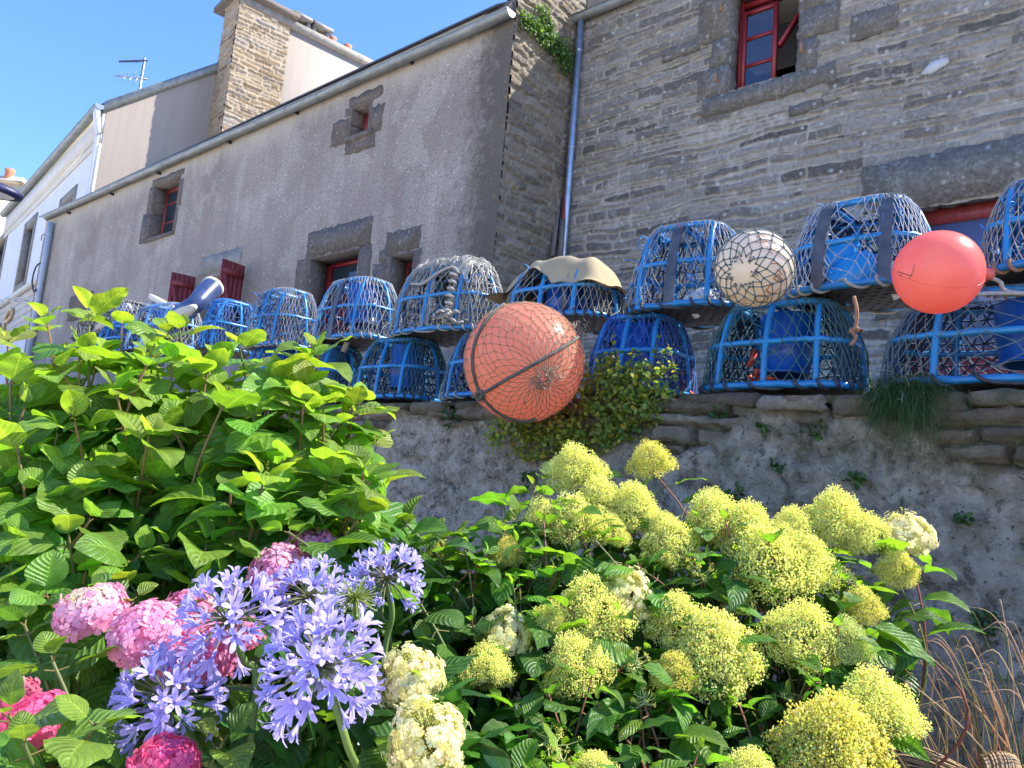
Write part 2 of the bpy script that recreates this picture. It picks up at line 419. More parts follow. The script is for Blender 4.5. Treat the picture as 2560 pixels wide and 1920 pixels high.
m_granite = stone_material('dark_granite_lichen', [(0, (.155, .128, .105)), (1, (.2, .18, .15))], [(.3, (.2, .18, .15)), (.7, (.3, .28, .24))], .45, .3)
# old garden wall
m_gwall, _nt, _b = newmat('old_render_wall')
_sc = _nt.nodes.new('ShaderNodeSeparateColor'); _nt.links.new(attr(_nt), _sc.inputs[0])
_v = coords(_nt); _n1 = noise(_nt, _v, 3.2, 7, .65); _n2 = noise(_nt, _v, 28, 6, .75); _n3 = noise(_nt, coords(_nt, (.9, .9, .9)), 9, 7, .8, .8)
_c = ramp(_nt, [(.28, (.27, .25, .215)), (.5, (.43, .405, .355)), (.72, (.60, .575, .52))], _n1)
_c = mix(_nt, 1.0, _c, ramp(_nt, [(.28, g3(.5)), (.5, g3(1)), (.75, g3(1.3))], _n2), 'MULTIPLY')
_c = mix(_nt, ramp(_nt, [(.57, g3(0)), (.66, g3(.8))], _n3), _c, (.08, .08, .068))
_c = mix(_nt, ramp(_nt, [(.07, g3(.8)), (.14, g3(0))], voro(_nt, _v, 11)), _c, (.50, .50, .47))
_fl = noise(_nt, _v, 13, 8, .72, .4)
_c = mix(_nt, ramp(_nt, [(.51, g3(0)), (.54, g3(.7))], _fl), _c, (.62, .595, .545))                # flakes of old whitewash
_c = mix(_nt, ramp(_nt, [(.40, g3(.75)), (.425, g3(0))], _fl), _c, (.125, .118, .10))               # where it has fallen off
_wv = _nt.nodes.new('ShaderNodeVectorMath'); _wv.operation = 'ADD'
_nv = _nt.nodes.new('ShaderNodeTexNoise'); _nv.inputs['Scale'].default_value = 5; _nv.inputs['Detail'].default_value = 5; _nt.links.new(_v, _nv.inputs['Vector'])
_ns = _nt.nodes.new('ShaderNodeVectorMath'); _ns.operation = 'SCALE'; _ns.inputs[3].default_value = .35; _nt.links.new(_nv.outputs[1], _ns.inputs[0])
_nt.links.new(_v, _wv.inputs[0]); _nt.links.new(_ns.outputs[0], _wv.inputs[1])
_ck = voro(_nt, _wv.outputs[0], 3.6, 'DISTANCE_TO_EDGE')
_c = mix(_nt, mth(_nt, 'MULTIPLY', ramp(_nt, [(.003, g3(.8)), (.012, g3(0))], _ck), ramp(_nt, [(.48, g3(0)), (.58, g3(1))], noise(_nt, _v, 2.1, 3))), _c, (.07, .065, .055))              # cracks
_c = mix(_nt, ramp(_nt, [(.63, g3(0)), (.66, g3(.8))], noise(_nt, _v, 44, 3, .6)), _c, (.10, .095, .08))   # pits
_z = mth(_nt, 'ADD', mth(_nt, 'MULTIPLY', sepxyz(_nt, _v)[2], -.9), mth(_nt, 'MULTIPLY', _n1, 2.0))
_c = mix(_nt, ramp(_nt, [(.10, g3(0)), (.75, g3(.55))], _z), _c, (.10, .10, .10))          # darker grey towards the foot of the wall
_st = mix(_nt, 1.0, ramp(_nt, [(0, (.16, .14, .11)), (.5, (.27, .24, .19)), (1, (.37, .345, .30))], _sc.outputs[0]), ramp(_nt, [(.3, g3(.6)), (.7, g3(1.35))], _n2), 'MULTIPLY')
_c = mix(_nt, _sc.outputs[1], _c, _st)
_c = mix(_nt, mth(_nt, 'MULTIPLY', ramp(_nt, [(.42, g3(0)), (.62, g3(.85))], noise(_nt, _v, 7, 6, .75)), _sc.outputs[2]), _c, (.055, .075, .022))   # moss, and shade painted into the gaps between bare stones
_c = mix(_nt, 1.0, _c, (1.14, 1.03, .87), 'MULTIPLY')
_nt.links.new(_c, _b.inputs['Base Color']); _b.inputs['Roughness'].default_value = .95; _b.inputs['Specular IOR Level'].default_value = .2
bump(_nt, _b, mth(_nt, 'ADD', mth(_nt, 'MULTIPLY', _n2, .8), mth(_nt, 'ADD', _n3, mth(_nt, 'MULTIPLY', _fl, 1.5))), 1.0, .035)

m_ground = M('soil', (.030, .022, .014), (.07, .055, .035), 9, .95, bmp=.8, bscale=25, bd=.03)
m_quay = M('quay_concrete', (.56, .49, .39), (.68, .60, .49), 1.5, .9, bmp=.3, bscale=20)
m_paving = M('terrace_paving', (.30, .29, .27), (.40, .385, .36), 4, .9, bmp=.4, bscale=30)
BLUE = (.020, .175, .60)
m_blue = M('blue_plastic', (.009, .145, .36), (.018, .225, .47), 8, .35, bmp=.08, bscale=25)
m_bluepale = M('blue_worn', (.06, .27, .62), (.20, .42, .66), 14, .5)
m_bucket = M('blue_tub', (.005, .065, .29), (.009, .105, .38), 4, .32)
m_rubber = M('black_rubber', (.018, .018, .022), (.05, .05, .055), 20, .55)
m_greybar = M('grey_rubber', (.028, .031, .038), (.085, .09, .10), 12, .5)
m_mat = M('black_mat', (.014, .013, .012), (.04, .034, .028), 14, .75)
NETC = {'cream': M('net_cream', (.27, .235, .165), (.40, .36, .28), 25, .8), 'green': M('net_green', (.035, .11, .09), (.08, .17, .14), 25, .7),
        'blue': M('net_blue', (.03, .12, .42), (.09, .24, .52), 25, .7), 'navy': M('net_navy', (.02, .05, .24), (.05, .12, .38), 25, .7),
        'white': M('net_white', (.33, .32, .285), (.46, .45, .40), 25, .8), 'tan': M('net_tan', (.27, .20, .11), (.40, .31, .19), 25, .8),
        'sage': M('net_sage', (.08, .12, .13), (.17, .22, .22), 25, .8)}
m_darknet = M('dark_net', (.012, .03, .07), (.03, .06, .11), 25, .8)
m_rope = M('grey_rope', (.27, .24, .19), (.42, .39, .33), 60, .9, bmp=.8, bscale=120)
m_ropedk = M('dark_rope', (.085, .075, .055), (.17, .15, .115), 60, .9, bmp=.8, bscale=120)
m_ropebr = M('brown_rope', (.24, .12, .06), (.36, .20, .11), 60, .9)
m_twine = M('blue_twine', (.012, .12, .38), (.06, .30, .55), 40, .6)
m_canvas = M('khaki_canvas', (.30, .235, .125), (.40, .32, .18), 5, .9, bmp=.4, bscale=240, bd=.002)
m_orangebox = M('orange_plastic', (.62, .07, .035), (.72, .12, .06), 6, .5)
m_boot = M('navy_rubber', (.022, .038, .10), (.05, .075, .16), 7, .33)
m_bootrim = M('cream_rubber', (.52, .46, .34), (.64, .58, .46), 9, .7)
m_wood = M('grey_timber', (.10, .09, .075), (.19, .17, .145), 5, .9, bmp=.5, bscale=20, stretch=(6, 6, .5))
m_shell = M('pale_plastic', (.62, .62, .58), (.74, .74, .70), 5, .45)

def buoy_material(name, col, col2, transl):
    m, nt, b = newmat(name); v = coords(nt)
    c = ramp(nt, [(.3, col), (.7, col2)], noise(nt, v, 5, 5, .6))
    c = mix(nt, ramp(nt, [(.45, g3(0)), (.75, g3(.35))], noise(nt, v, 3, 6, .7)), c, (.95, .55, .42) if col[0] > .8 else (.55, .45, .33))
    c = mix(nt, ramp(nt, [(.60, g3(0)), (.75, g3(.35))], noise(nt, v, 26, 5, .8)), c, (.25, .12, .06))
    nt.links.new(c, b.inputs['Base Color']); b.inputs['Roughness'].default_value = .27; b.inputs['Specular IOR Level'].default_value = .5
    bump(nt, b, noise(nt, v, 14, 3), .05, .01)
    tr = nt.nodes.new('ShaderNodeBsdfTranslucent'); nt.links.new(c, tr.inputs[0])
    ms = nt.nodes.new('ShaderNodeMixShader'); ms.inputs[0].default_value = transl
    nt.links.new(b.outputs[0], ms.inputs[1]); nt.links.new(tr.outputs[0], ms.inputs[2]); nt.links.new(ms.outputs[0], nt.nodes['Material Output'].inputs[0])
    return m
m_buoy = buoy_material('orange_pvc', (.99, .44, .28), (.99, .50, .34), .70)
m_buoy2 = buoy_material('coral_pvc', (.97, .27, .20), (.97, .30, .225), .55)
m_buoyw = buoy_material('cream_pvc', (.84, .73, .54), (.88, .79, .61), .4)
m_rust = M('rust_paint', (.42, .10, .015), (.62, .26, .07), 12, .6)
m_leafP = leaf_material('leaf_paniculata', .38, .45, .55)
m_leafM = leaf_material('leaf_mophead', .36, .36, .6, 8)
m_leafS = leaf_material('leaf_small', .5, .35, .2, 6)
m_strap = leaf_material('leaf_strap', .35, .3, .05, 1)
m_stem = tinted('stem', .6)
m_petal = tinted('petal', .6, .40, 1.2, .2)
m_bud = tinted('bud', .7, .5, 1.35, .2)
m_grass = tinted('grass_blade', .6, .3, 1.3)
m_straw = M('dry_straw', (.26, .15, .065), (.46, .32, .17), 30, .75)

# ------------------------------------------------------------------ ground
def struct(name, mb, mat, smooth=False):
    o = mb.build(name, mat, smooth=smooth); o['kind'] = 'structure'; return o
mb = MB(); mb.add([[-600, -600, .0], [600, -600, .0], [600, 600, .0], [-600, 600, .0]], [[0, 1, 2, 3]]); struct('ground', mb, m_quay)
mb = MB(); mb.add([[-17, .35, .06], [6, .35, .06], [6, 3.3, .06], [-17, 3.3, .06]], [[0, 1, 2, 3]]); struct('soil', mb, m_ground)
mb = MB()                                        # the lane behind the garden wall, rising towards the left
xs = np.array([14, 0, -6, -12, -24, -60]); zt = np.array([1.70, 1.70, 1.78, 2.1, 2.5, 2.7])
v = np.array([[x, y, z+(.35 if y > 6 else 0)] for x, z in zip(xs, zt) for y in (3.42, 5.5, 7.4, 14)])
f = [[i*4+j, i*4+j+4, i*4+j+5, i*4+j+1] for i in range(5) for j in range(3)]
mb.add(v, f); struct('lane', mb, m_paving)

# ------------------------------------------------------------------ stone walls with real relief
def stone_field(u, z, rowh, slen, seed, warp=.05, mort=.018):
    """-> random per stone, mortar amount, relief in metres; rows of long flat rubble of uneven height"""
    r = np.random.default_rng(seed)
    uw = u + (fbm(u*1.3+5, z*1.3+seed, 3)-.5)*warp*3; zw = z + (fbm(u*1.1+11, z*2.1+seed, 4)-.5)*warp*2.2 + (fbm(u*6+3, z*6+7, 2)-.5)*warp*.5
    edges = [z.min()-1]
    while edges[-1] < z.max()+1: edges.append(edges[-1]+r.uniform(*rowh))
    edges = np.array(edges); row = np.clip(np.searchsorted(edges, zw)-1, 0, len(edges)-2)
    dz = np.minimum(zw-edges[row], edges[row+1]-zw)
    sid = np.zeros_like(u); du = np.full_like(u, 9.0)
    for k in np.unique(row):
        s = row == k; e = [u.min()-2]
        while e[-1] < u.max()+2: e.append(e[-1]+r.uniform(*slen)*(.6+.8*r.random()))
        e = np.array(e); q = np.clip(np.searchsorted(e, uw[s])-1, 0, len(e)-2)
        du[s] = np.minimum(uw[s]-e[q], e[q+1]-uw[s]); sid[s] = k*977+q
    hid = np.modf(np.sin(sid*12.9898+seed)*43758.5453)[0]; hid = np.abs(hid)
    hb = np.abs(np.modf(np.sin(sid*78.233+seed)*1543.17)[0])
    wob = (fbm(u*14, z*14, 3)-.5)*mort*2.2
    d = np.minimum(dz, du)+wob
    flush = fbm(u*.8+40, z*.8+seed, 3)                           # where the pointing runs over the stones
    m = mort*(.75+.7*np.clip((flush-.45)*4, 0, 1))
    mo = np.clip(1-(d-m*.5)/(m*.9), 0, 1)
    h = (1-mo)*(.014+.034*hb) + (fbm(u*22, z*22, 3)-.5)*.012
    return hid, mo, h
def grid_faces(nv, nu, keep=None):
    i = np.arange(nv-1)[:, None]; j = np.arange(nu-1)[None]
    f = np.stack(np.broadcast_arrays(i*nu+j, i*nu+j+1, (i+1)*nu+j+1, (i+1)*nu+j), -1)
    return f[keep] if keep is not None else f.reshape(-1, 4)
def stone_wall(F, u0, u1, z0, z1, res, rowh, slen, seed, holes=(), top=None, warp=.05, mort=.018, d0=0.0, back=.0):
    nu, nz = int((u1-u0)/res)+1, int((z1-z0)/res)+1
    U, Z = np.meshgrid(np.linspace(u0, u1, nu), np.linspace(z0, z1, nz))
    if top is not None: Z = z0+(Z-z0)/(z1-z0)*(top(U)-z0)
    hid, mo, h = stone_field(U, Z, rowh, slen, seed, warp, mort)
    P = F.P(U, d0-h, Z)
    cu = (U[:-1, :-1]+U[1:, 1:])/2; cz = (Z[:-1, :-1]+Z[1:, 1:])/2; keep = np.ones(cu.shape, bool)
    for a0, a1, b0, b1 in holes: keep &= ~((cu > a0) & (cu < a1) & (cz > b0) & (cz < b1))
    mb = MB(); mb.add(P.reshape(-1, 3), grid_faces(nz, nu, keep), np.stack([hid, mo, rng.random(hid.shape)], -1).reshape(-1, 3))
    return mb

# ---- gutters and pipes
def gutter(parent, P, Q, r, mat, bands=1.0, out=(0, -1, 0), endcap=True):
    P, Q = np.asarray(P, float), np.asarray(Q, float); L = np.linalg.norm(Q-P); ax = (Q-P)/L
    o = nrm(np.asarray(out, float)-ax*np.dot(out, ax)); up_ = np.cross(ax, o); up_ = up_ if up_[2] > 0 else -up_
    mb = MB(); th = np.linspace(-.05*math.pi, 1.05*math.pi, 13)
    def ring(c, rr): return c + rr*(np.cos(th)[:, None]*o - np.sin(th)[:, None]*up_)
    n = max(2, int(L/.5)); rows = []
    for t in np.linspace(0, 1, n):
        c = P+(Q-P)*t+rng.normal(0, .003, 3); rows.append(np.concatenate([ring(c, r), ring(c, r-.006)[::-1]]))
    V = np.array(rows); k = V.shape[1]; i = np.arange(n-1)[:, None]; j = np.arange(k)[None]
    mb.add(V.reshape(-1, 3), np.stack(np.broadcast_arrays(i*k+j, i*k+(j+1) % k, (i+1)*k+(j+1) % k, (i+1)*k+j), -1).reshape(-1, 4))
    tube(mb, [P+o*r+up_*.012, Q+o*r+up_*.012], .012, 8)
    g = mb.build('gutter', mat, parent, True)
    mb = MB()
    for s in np.arange(bands*.6, L, bands):
        c = P+ax*s
        for w in (-.018, .018):
            pass
        A = ring(c-ax*.016, r+.008); B = ring(c+ax*.016, r+.008)
        mb.add(np.concatenate([A, B]), np.stack([np.arange(12), np.arange(12)+1, np.arange(12)+14, np.arange(12)+13], -1))
    mb.build('gutter_bracket', mat, g, True).location = (0, 0, 0)
    if endcap:
        mb = MB()
        for c, s in ((P, -1), (Q, 1)):
            R = ring(c+ax*.003*s, r+.004); R2 = ring(c+ax*.012*s, r+.004)
            mb.addpoly(np.concatenate([R, R2]), [list(range(13)), list(range(25, 12, -1))])
        mb.build('gutter_end', m_steel, g)
    for ch in g.children: ch.location = (0, 0, 0)
    # children of a part were built in world coordinates: bring them into the frame of the thing
    for ch in g.children:
        ch.data.transform(Matrix.Translation(-Vector(parent.location)))
    return g
def subpart(mb, name, mat, part, root, smooth=False):
    o = mb.build(name, mat, None, smooth); o.data.transform(Matrix.Translation(-Vector(root.location))); o.parent = part; return o
def pipe(parent, pts, r, mat, collars=()):
    mb = MB(); tube(mb, pts, r, 14); p = mb.build('downpipe', mat, parent, True)
    if len(collars):
        mb = MB()
        for c in collars: tube(mb, [np.asarray(c)-[0, 0, .02], np.asarray(c)+[0, 0, .02]], r+.009, 14)
        subpart(mb, 'pipe_collar', mat, p, parent, True)
    return p

# ================================================================== the roughcast cottage
Y1 = 7.2
XR = at(1260, 350, Y1)[0]                        # its right-hand corner
FC = Fr((0, Y1), (1, 0))                         # u == X
cot = thing('cottage', 'long grey roughcast cottage with small stone-framed openings, red woodwork and a zinc gutter', 'house', (XR, Y1, 1.6))
GL, GR = at(115, 541, Y1-.12), at(1277, 28, Y1-.12)
ztop = 8.02
def hole(pl, pr, pt, pb):
    u0 = FC.at(*pl)[0]; u1 = FC.at(*pr)[0]; z1 = FC.at(*pt)[1]; z0 = FC.at(*pb)[1]; return (u0, u1, z0, z1)
h_left = hole((381, 500), (446, 490), (430, 446), (400, 592))
h_top = hole((874, 300), (928, 290), (905, 258), (900, 339))
h_shut = (FC.at(508, 700)[0], FC.at(578, 690)[0], 3.2, FC.at(545, 683)[1])
h_door = (FC.at(775, 660)[0], FC.at(899, 640)[0], 2.0, FC.at(840, 630)[1])
h_small = (FC.at(972, 650)[0], FC.at(1040, 640)[0], 3.4, FC.at(1010, 630)[1])
HC = [h_left, h_top, h_shut, h_door, h_small]
mb = MB(); wall_holes(mb, FC, -24.35, XR, 1.6, ztop, HC)
for h in HC: reveal(mb, FC, h, 0, .5)
# left end and back of the house
mb.add([[-24.35, Y1, 1.6], [-24.35, Y1, ztop], [-24.35, Y1+7, ztop], [-24.35, Y1+7, 1.6]], [[0, 1, 2, 3]])
mb.add([[-24.35, Y1+7, 1.6], [XR, Y1+7, 1.6], [XR, Y1+7, ztop], [-24.35, Y1+7, ztop]], [[0, 1, 2, 3]])
wall_c = mb.build('wall', m_cast, cot)
# gable end facing right: bare rubble, in the sun at its top
FG = Fr((XR, 0), (0, 1))                         # u == Y ; depth runs to -X
FG.d = np.array([-1.0, 0, 0])
topf = lambda u: np.where(u < Y1+3.5, ztop+.12+(u-Y1)*.80, ztop+.12+(Y1+7-u)*.80)
g = stone_wall(FG, Y1-.004, Y1+3.6, 1.6, 11.0, .02, (.06, .16), (.15, .5), 5, top=topf, warp=.08, mort=.02)
g.build('gable_wall', m_gable, cot, True)
# roof slopes
mb = MB(); rz = ztop+.02
v = [[-24.5, Y1-.16, rz-.16], [XR-.22, Y1-.16, rz-.16], [XR-.22, Y1+3.5, rz+2.62], [-24.5, Y1+3.5, rz+2.62]]
mb.add(np.concatenate([v, np.array(v)+[0, 0, .035]]), BOXF)
v = [[-24.5, Y1+3.5, rz+2.62], [XR-.22, Y1+3.5, rz+2.62], [XR-.22, Y1+7.1, rz], [-24.5, Y1+7.1, rz]]
mb.add(np.concatenate([v, np.array(v)+[0, 0, .035]]), BOXF)
mb.build('roof', m_slate, cot)
# stone coping on the gable and the chimney at its head
mb = MB()
for k in range(16):
    y0 = Y1-.05+k*.235; z0 = float(topf(np.array(y0)))
    box(mb, (XR-.14+rng.normal(0, .01), y0+.11, z0+.15+rng.normal(0, .012)), .36, .26, .13, 0)
o = mb.build('gable_coping', m_granite2, cot)
mb = MB(); box(mb, (XR-.30, Y1+2.75, ztop+3.4), .75, 2.3, 5.6); mb.build('chimney', m_beige, cot)
gut = gutter(cot, GL, GR, .085, m_zinc, .95)
for x in np.arange(-22.5, XR, 2.7): mb = MB(); box(mb, (x+rng.uniform(-.3, .3), Y1-.05, GR[2]-.03), .035, .10, .055); mb.build('eaves_bracket', m_dark, cot)
mb = MB(); fbox(mb, FC, -24.3, XR-.03, -.05, .0, 7.80, 7.94, col=(1, 1, 1)); mb.build('eaves_board', m_wood, cot)
pA, pB = at(128, 556, Y1-.10), at(94, 735, Y1-.10)
pdir = np.array([0, 0, -1.0])
pipe(cot, [pA, pA*[1, 1, 0]+[0, 0, 6.4], pA*[1, 1, 0]+[0, 0, 2.3]], .078, m_pipe, [pA+[0, 0, -.35], pA+[0, 0, -1.5]])
mb = MB(); hk = pA+[0, 0, -1.5]
tube(mb, catmull([hk+[-.05, -.05, .35], hk+[-.22, -.12, .2], hk+[-.25, -.14, -.2], hk+[-.10, -.10, -.5], hk+[.05, -.1, -.45]], 6), .022, 6); mb.build('iron_hook', m_rubber, cot, True); mb = MB()
tube(mb, catmull([hk+[-.05, 0, 1.15], hk+[-.35, -.05, 1.18], hk+[-.4, -.05, 1.02]], 6), .012, 5)
mb.build('iron_hook', m_rubber, cot, True)

# dressed stones round the openings (each a separate block, edges broken)
def stones(parent, F, lst, mat, name='stone_surround', d0=-.006, d1=.02, j=.022):
    for u0, u1, z0, z1 in lst:
        mb = MB(); fpoly(mb, F, rough_rect(u0, u1, z0, z1, j), d0+rng.uniform(-.004, .004), d1); mb.build(name, mat, parent)
def jambs(F, h, mat, parent, depth=.34, th=.03, nl=2, sill=True, lint=True):
    """blocks lining the sides, head and foot of an opening"""
    u0, u1, z0, z1 = h; zs = np.linspace(z0, z1, nl+1)
    def one(name, *q_):
        mb = MB(); fbox(mb, F, *q_); mb.build(name, mat, parent)
    for k in range(nl):
        one('jamb_stone', u0-.003, u0+th+rng.uniform(0, .02), -.004, depth, zs[k]+.006, zs[k+1]-.006, .004)
        one('jamb_stone', u1-th-rng.uniform(0, .02), u1+.003, -.004, depth, zs[k]+.006, zs[k+1]-.006, .004)
    if lint: one('lintel', u0-.002, u1+.002, -.003, depth, z1-.04, z1+.004, .004)
    if sill: one('sill', u0-.06, u1+.08, -.05, depth, z0-.05, z0+.03, .004)
def sash(mb, F, u0, u1, z0, z1, d, bars_u=(), bars_z=(), w=.06, t=.05):
    fbox(mb, F, u0, u0+w, d, d+t, z0, z1); fbox(mb, F, u1-w, u1, d, d+t, z0, z1)
    fbox(mb, F, u0+w, u1-w, d, d+t, z1-w, z1); fbox(mb, F, u0+w, u1-w, d, d+t, z0, z0+w)
    for b in bars_u: fbox(mb, F, b-.018, b+.018, d+.004, d+t-.004, z0+w, z1-w)
    for b in bars_z: fbox(mb, F, u0+w, u1-w, d+.006, d+t-.006, b-.018, b+.018)
def window(parent, F, h, d, bars_u, bars_z, mat=m_red, fr=.07, pane=m_pane, label=None):
    u0, u1, z0, z1 = h; mb = MB(); sash(mb, F, u0+.04, u1-.04, z0+.03, z1-.04, d, bars_u, bars_z, fr)
    w = mb.build('window', mat, parent)
    mb = MB(); mb.add(F.P([u0+.04, u1-.04, u1-.04, u0+.04], d+.025, [z0+.03, z0+.03, z1-.04, z1-.04]), [[0, 1, 2, 3]])
    subpart(mb, 'pane', pane, w, parent)
    if label: w['label'] = label
    return w
def mid(h): return (h[0]+h[1])/2, (h[2]+h[3])/2
# left upper window
u0, u1, z0, z1 = h_left; hz = z1-z0
stones(cot, FC, [(u0-.36, u0+.0, z0-.02, z0+.52*hz), (u0-.20, u0, z0+.54*hz, z1-.02), (u1-.0, u1+.16, z0+.45*hz, z1-.12), (u1, u1+.10, z0+.02, z0+.42*hz), (u0-.1, u1+.1, z1-.01, z1+.13)], m_granite)
jambs(FC, h_left, m_granite, cot, .42)
window(cot, FC, h_left, .27, [mid(h_left)[0]], [z0+.36*hz, z0+.70*hz], label='tall window with red glazing bars under the gutter')
# small square window high up
u0, u1, z0, z1 = h_top
stones(cot, FC, [(u0-.46, u0-.0, z0-.05, z0+.42), (u0-.12, u0, z0+.42, z1), (u1, u1+.30, z0-.02, z1-.15), (u0-.06, u1+.22, z1-.01, z1+.17), (u0-.02, u1+.18, z0-.28, z0)], m_granite, j=.03)
jambs(FC, h_top, m_granite, cot, .5, .05)
window(cot, FC, h_top, .24, [], [], fr=.13, label='little red window set deep in broken stone near the gutter')
# shuttered window
u0, u1, z0, z1 = h_shut
stones(cot, FC, [(u0-.22, u1+.30, z1, z1+.42)], m_granite2, j=.02)
jambs(FC, h_shut, m_granite2, cot, .3, .03, sill=False)
window(cot, FC, h_shut, .18, [mid(h_shut)[0]], [z1-.55], label='window between the open red shutters')
def shutter(uh, wd, z0, z1, ang, label):
    # hinged at uh, open against the wall by ang
    c, s = math.cos(ang), math.sin(ang); d = nrm(FC.u*c - FC.d*s); n = np.cross(d, [0, 0, 1.0])
    O = FC.P(uh, -.03, 0.0); mb = MB(); k = 5
    sg = 1 if wd > 0 else -1
    for i in range(k):
        a_, b_ = abs(wd)*i/k+.003, abs(wd)*(i+1)/k-.003
        v = [O+d*x*sg+n*y+np.array([0, 0, z]) for z in (z0, z1) for x, y in ((a_, -.015), (b_, -.015), (b_, .015), (a_, .015))]
        mb.add(v, BOXF)
    sh = mb.build('shutter', m_red, cot); sh['label'] = label
    mb = MB()
    for z in (z0+.18, z1-.2):
        bar(mb, O+d*.02*sg-n*.03*sg+[0, 0, z], O+d*(abs(wd)-.02)*sg-n*.03*sg+[0, 0, z], .03, .10)
        bar(mb, O+d*.02*sg+n*.03*sg+[0, 0, z], O+d*(abs(wd)-.02)*sg+n*.03*sg+[0, 0, z], .03, .10)
    for q in (-1, 1): bar(mb, O+d*.05*sg+n*.03*sg*q+[0, 0, z0+.24], O+d*(abs(wd)-.06)*sg+n*.03*sg*q+[0, 0, z1-.26], .026, .09)
    subpart(mb, 'shutter_brace', m_red, sh, cot)
pS = FC.at(613, 668); shutter(FC.at(613, 690)[0], .50, 3.2, pS[1], math.radians(80), 'right-hand shutter, standing half open')
pS = FC.at(490, 695); shutter(FC.at(490, 710)[0], -.46, 3.2, pS[1], math.radians(-80), 'left-hand shutter, mostly hidden behind a boot')
# door
u0, u1, z0, z1 = h_door
stones(cot, FC, [(u0-.14, u1+.24, z1, z1+.46), (u0-.38, u0, z1-1.0, z1-.01), (u0-.26, u0, z1-1.7, z1-1.02), (u1, u1+.30, z1-.75, z1-.01), (u1, u1+.2, z1-1.6, z1-.77)], m_granite, j=.02)
jambs(FC, h_door, m_granite, cot, .4, .02, 3, False)
mb = MB(); fbox(mb, FC, u0+.02, u1-.02, .34, .40, z1-.10, z1-.04); fbox(mb, FC, u0+.02, u0+.12, .34, .42, z0, z1-.1); fbox(mb, FC, u1-.1, u1-.02, .34, .42, z0, z1-.1)
for k in range(6): fbox(mb, FC, u0+.12+k*(u1-u0-.24)/6+.004, u0+.12+(k+1)*(u1-u0-.24)/6-.004, .37, .40, z0, z1-.62)
d_ = mb.build('door', m_reddk, cot)
mb = MB(); mb.add(FC.P([u0+.1, u1-.1, u1-.1, u0+.1], .395, [z1-.63, z1-.63, z1-.1, z1-.1]), [[0, 1, 2, 3]]); subpart(mb, 'pane', m_pane, d_, cot)
# small window right of the door
u0, u1, z0, z1 = h_small
stones(cot, FC, [(u0-.10, u1+.06, z1, z1+.36), (u0-.34, u0, z1-.82, z1-.1), (u0-.22, u0, z1-.1, z1+.1), (u1, u1+.12, z1-.6, z1)], m_granite, j=.025)
jambs(FC, h_small, m_granite, cot, .42, .05, sill=False)
window(cot, FC, h_small, .30, [], [z1-.5], label='small red window beside the cottage door')
# paler repairs in the render
stones(cot, FC, [(FC.at(174, 760)[0], FC.at(232, 740)[0], 4.6, FC.at(205, 735)[1])], m_granite, 'stone_patch', j=.03)

# ================================================================== the rubble house on the right
Y2 = 8.6
F2 = Fr((0, Y2), (1, 0))
hou = thing('stone_house', 'tall rubble stone house with an open red casement window and a galvanised downpipe', 'house', (XR+3, Y2, 1.6))
def px2(x, y): return F2.at(x, y)
h_w = (px2(1822, 120)[0], px2(2004, 100)[0], px2(1930, 206)[1], px2(1930, 206)[1]+1.42)
h_d = (px2(2270, 560)[0], px2(2270, 560)[0]+1.9, 1.9, px2(2400, 500)[1])
zt2 = at(1440, 60, Y2)[2]+.02
wl = stone_wall(F2, XR-.06, 2.4, 1.6, zt2, .0135, (.045, .15), (.16, .70), 11, [(h_w[0]+.03, h_w[1]-.03, h_w[2]+.03, h_w[3]-.03), (h_d[0]+.03, h_d[1]-.03, h_d[2], h_d[3]-.03)], warp=.06, mort=.015)
wl.build('wall', m_rubble, hou, True)
mb = MB()
mb.add([[2.4, Y2, 1.6], [2.4, Y2+6, 1.6], [2.4, Y2+6, zt2], [2.4, Y2, zt2]], [[0, 1, 2, 3]])
mb.add([[XR, Y2+6, 1.6], [2.4, Y2+6, 1.6], [2.4, Y2+6, zt2], [XR, Y2+6, zt2]], [[0, 1, 2, 3]])
mb.build('back_wall', m_beige, hou)
mb = MB()
v = [[XR+.1, Y2-.12, zt2-.02], [2.5, Y2-.12, zt2-.02], [2.5, Y2+3.0, zt2+2.2], [XR+.1, Y2+3.0, zt2+2.2]]
mb.add(np.concatenate([v, np.array(v)+[0, 0, .04]]), BOXF)
v = [[XR+.1, Y2+3.0, zt2+2.2], [2.5, Y2+3.0, zt2+2.2], [2.5, Y2+6.1, zt2], [XR+.1, Y2+6.1, zt2]]
mb.add(np.concatenate([v, np.array(v)+[0, 0, .04]]), BOXF)
mb.build('roof', m_slate, hou)
gA, gB = at(1428, 50, Y2-.11), at(1581, -4, Y2-.11); gB = gA+(gB-gA)*[1, 1, .3]*6
gutter(hou, gA, [2.5, gA[1], gA[2]-.02], .08, m_zinc, .8)
pT, pBt = at(1452, 48, Y2-.10), at(1412, 603, Y2-.10)
pX = (pT[0]+pBt[0])/2
pipe(hou, [[pX, Y2-.10, gA[2]-.06], [pX, Y2-.10, 6], [pX, Y2-.10, 1.75]], .05, m_galv, [[pX, Y2-.10, at(1435, 132, Y2-.1)[2]], [pX, Y2-.10, at(1425, 371, Y2-.1)[2]]])
def blk(lst, mat, name, d0=-.022, j=.012):
    mb = MB()
    for a_, b_ in lst:
        (ua, zb), (ub, za) = px2(*a_), px2(*b_); fpoly(mb, F2, rough_rect(min(ua, ub), max(ua, ub), min(za, zb), max(za, zb), j), d0+rng.uniform(-.005, .005), .05)
    return mb.build(name, mat, hou)
u0, u1, z0, z1 = h_w
hs = [z0, z0+.42, z0+.80, z1+.25]
def stone2(name, pts, d0):
    mb = MB(); fpoly(mb, F2, pts, d0-.036, .30); mb.build(name, m_block, hou)
